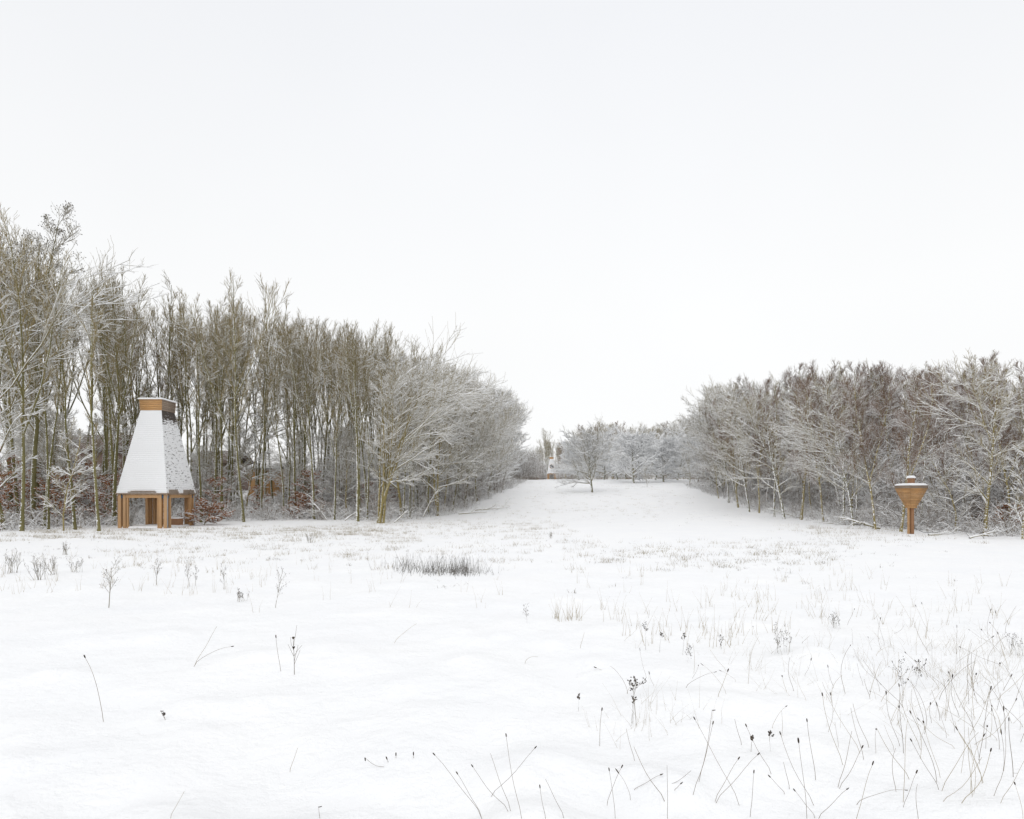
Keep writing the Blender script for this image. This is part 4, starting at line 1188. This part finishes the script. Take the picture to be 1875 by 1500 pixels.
WEEDS = [((539, 1235), 92, 1, 'branched dead thistle with two dark heads, left of centre', 'thistle', .005),
         ((1156, 1329), 108, 2, 'left one of the twin tall dead umbels below centre', 'umbel', .0042),
         ((1165, 1330), 104, 3, 'right one of the twin tall dead umbels below centre', 'umbel', .0042),
         ((1158, 1325), 55, 33, 'short umbel leaning right beside the twin tall ones', 'umbel', .003),
         ((1059, 1303), 34, 4, 'small snow-capped umbel left of the twin tall ones', 'umbel', .0035),
         ((302, 1318), 22, 5, 'tiny curled flower stem at lower left', 'umbel', .003),
         ((1412, 1376), 44, 6, 'small umbel above the lower-right stalks', 'umbel', .003),
         ((1375, 1377), 32, 61, 'small leaning umbel left of the other small one', 'umbel', .003),
         ((965, 1141), 40, 7, 'little dark seeding weed at centre', 'dock', .004),
         ((1321, 1189), 26, 8, 'small rust-coloured dock right of centre', 'dock', .004),
         ((1434, 1196), 48, 9, 'fan of thin dead stems right of centre', 'clump', .003),
         ((1532, 1150), 28, 10, 'small brown pointed clump at right', 'clump', .005),
         ((1860, 1200), 42, 11, 'brown clump at the right picture edge', 'clump', .004),
         ((199, 1113), 88, 12, 'tall bushy dock in front of the pavilion', 'dock', .006),
         ((286, 1071), 52, 13, 'narrow dark dock directly below the pavilion', 'dock', .006),
         ((348, 1074), 46, 14, 'slim dock right of the narrow dark one', 'dock', .005),
         ((358, 1073), 34, 15, 'dock leaning right beside the slim one', 'dock', .005),
         ((410, 1080), 42, 16, 'upright dock farther right of the leaning one', 'dock', .006),
         ((444, 1101), 22, 17, 'short dark snow-capped tuft right of the docks', 'clump', .008),
         ((504, 1113), 62, 18, 'loose sprawling dock left of the heath patch', 'dock', .005),
         ((72, 1062), 40, 19, 'bushy dead weed near the left edge', 'clump', .006),
         ((98, 1052), 34, 20, 'second bushy weed right of the one near the left edge', 'clump', .006),
         ((20, 1050), 40, 21, 'dead weed at the left picture edge', 'clump', .006),
         ((140, 1048), 26, 22, 'low weed between bushy weeds and tall dock', 'clump', .006),
         ((120, 1016), 22, 23, 'small dark weed close to the wood at far left', 'clump', .009),
         ((567, 994), 18, 24, 'dark weed clump in the strip before the left wood', 'clump', .010),
         ((1008, 986), 12, 25, 'dark round tuft in the middle of the field', 'clump', .012),
         ((1655, 1275), 60, 26, 'seeding weed in the right-hand stems', 'dock', .003),
         ((1676, 1256), 50, 27, 'snow-flecked weed in the right-hand stems', 'dock', .0035),
         ((1250, 1200), 50, 28, 'snowy umbel clump right of the straw tuft', 'umbel', .0035),
         ((1182, 1190), 58, 29, 'thin branching weed above the twin umbels', 'umbel', .003),
         ((1208, 1195), 40, 30, 'thin weed beside the branching one above the umbels', 'umbel', .003),
         ((1258, 1213), 34, 31, 'low weed below the snowy umbel clump', 'dock', .003),
         ((240, 964), 26, 32, 'snow-laden leafy sprig before the left pavilion post', 'clump', .012)]
for bs, hp, sd, lab, kd, rd in WEEDS: weed(bs, hp, sd, lab, kd, rd)

# grass and heath as stuff
def blades(name, B, H, m, seed, label, rad=.003, spread=.25, droop=.05, sides=3, k=5, snowcap=False, cat='grass'):
    r = np.random.default_rng(seed); n = len(B)
    B = np.asarray(B)
    S = np.c_[B, ground_z(B[:, 0], B[:, 1]) - .02]
    D = np.c_[r.normal(0, spread, (n, 2)), np.ones(n)]
    Rr = rad * (np.ones(n) if np.isscalar(rad) else 1)
    P, Rd = grow(r, S, D, H, Rr if not np.isscalar(Rr) else np.full(n, rad), 0, k, 0, .07, droop)
    Rd[:, -1] = Rd[:, 0] * .4
    a = Acc(); a.tube(P, Rd, sides)
    return tag(obj(name, a.mesh(name, [m])), label, cat, None, 'stuff')

def pix_cloud(rs, n, cx, cy, sx, sy, tuft=1, tr=.05, uni=False):
    """clumps spread over a stretch of field given by where it lies"""
    out = []
    for _ in range(n):
        px, py = (rs.uniform(cx - sx, cx + sx), rs.uniform(cy - sy, cy + sy)) if uni else (rs.normal(cx, sx), rs.normal(cy, sy))
        py = max(py, 930)
        az = (HZ - py) / F; d = -(EYE + .3) / az
        p = ((px - CX) / F * d, d)
        for _ in range(tuft): out.append((p[0] + rs.normal(0, tr), p[1] + rs.normal(0, tr)))
    return np.array(out)
g = np.random.default_rng(55)
def field(n, xr, yr, thr, seed, tuft=8, tr=.12, sc=2.2):
    r = np.random.default_rng(seed); out = []
    ph = r.uniform(0, 6.28, 12); an = r.uniform(0, 3.14, 12); wl_ = r.uniform(.5, 2.2, 12) * sc
    while len(out) < n:
        m = n * 4
        y = r.uniform(yr[0], yr[1], m)
        x0, x1 = (np.interp(y, [yr[0], yr[1]], [xr[0], xr[2]]), np.interp(y, [yr[0], yr[1]], [xr[1], xr[3]])) if len(xr) == 4 else xr
        x = x0 + (x1 - x0) * r.random(m)
        v = sum(np.sin(6.28 / w * (x * math.cos(a_) + 1.9 * y * math.sin(a_)) + p_) for w, a_, p_ in zip(wl_, an, ph)) / 3.5
        v -= 1.2 * np.abs(2 * (y - yr[0]) / (yr[1] - yr[0]) - 1) ** 3
        ok = v > thr + r.normal(0, .35, m)
        out += list(zip(x[ok], y[ok]))
    out = np.array(out[:n])
    return np.repeat(out, tuft, 0) + r.normal(0, tr, (n * tuft, 2))
A_ = np.concatenate([field(900, (-24, -3, -30, -9), (23, 37), .2, 1), field(520, (-12, 4, -12, 3), (22, 46), .3, 2), field(160, (12, 20, 18, 24), (22, 38), .2, 3),
                     field(170, (-12, 2, -17, 4), (14, 24), .5, 4), field(200, (1, 9, 3, 16), (14, 26), .3, 5), field(200, (-2, 12, -2, 24), (45, 75), .6, 6), field(330, (-1, 22, 3, 30), (60, 125), .3, 7, 9, .2, 4)])
blades('grass', A_, g.uniform(.05, .24, len(A_)), M_STRAW, 501, 'short straw grass tips in the strip in front of the woods', .0050, .5, .1)
A_ = np.concatenate([field(90, (1.5, 8, 4, 14), (14, 22), .5, 11, 10, .09), field(110, (-14, 1, -18, 2), (18, 32), .5, 12, 9, .11), field(110, (-13, -6, -26, -10), (13, 30), .5, 13, 9, .09),
                     field(55, (9, 16, 16, 23), (20, 34), .4, 14, 9, .10), field(130, (-4, 20, -4, 24), (34, 62), .5, 15, 8, .13), field(90, (-6, 12, -8, 18), (10, 26), .6, 16, 7, .06)])
blades('grass_tufts', A_, g.uniform(.03, .13, len(A_)), M_WEED, 502, 'dark low tufts breaking the snow across the field', .008, .8, .25)
A_ = np.concatenate([pix_cloud(g, 90, 250, 1055, 260, 40, 3, .05, True), pix_cloud(g, 60, 1350, 1100, 300, 60, 3, .05, True), pix_cloud(g, 40, 700, 1080, 250, 60, 2, .05, True),
                     pix_cloud(g, 45, 1600, 1130, 250, 60, 3, .05, True), pix_cloud(g, 16, 1035, 1150, 32, 6, 3, .02, True), pix_cloud(g, 40, 1250, 1190, 110, 22, 2, .04, True)])
blades('grass_stems', A_, g.uniform(.10, .42, len(A_)), M_STRAW, 503, 'sparse pale grass stems standing in the middle field', .0026, .22, .04)
A_ = np.concatenate([pix_cloud(g, 85, 1740, 1290, 120, 70, 3, .04), pix_cloud(g, 60, 1800, 1230, 80, 40, 3, .04), pix_cloud(g, 50, 1450, 1250, 110, 45, 2, .03), pix_cloud(g, 25, 1200, 1395, 50, 20, 2, .03)])
blades('grass_stems', A_, g.uniform(.08, .33, len(A_)), M_STRAW, 504, 'thin pale grass stems tangled in the right foreground', .0011, .5, .07)
# heath patch
A_ = np.concatenate([pix_cloud(g, 300, 815, 1051, 34, 4, 1, .0), pix_cloud(g, 90, 748, 1044, 18, 4, 1, 0), pix_cloud(g, 130, 850, 1052, 16, 3, 1, 0)])
Hh = np.interp(A_[:, 0] / A_[:, 1] * F + CX, [720, 760, 800, 830, 870], [.45, .45, .5, .45, .42]) * g.uniform(.25, 1.12, len(A_))
blades('heath_stalks', A_, Hh, M_HEATH, 505, 'dense dark patch of dead upright stalks in the middle of the field', .0042, .26, .03, 4, cat='dead stalks')
# snow lumps that lie over tussocks in the strip before the woods
print('objects', len(bpy.data.objects))
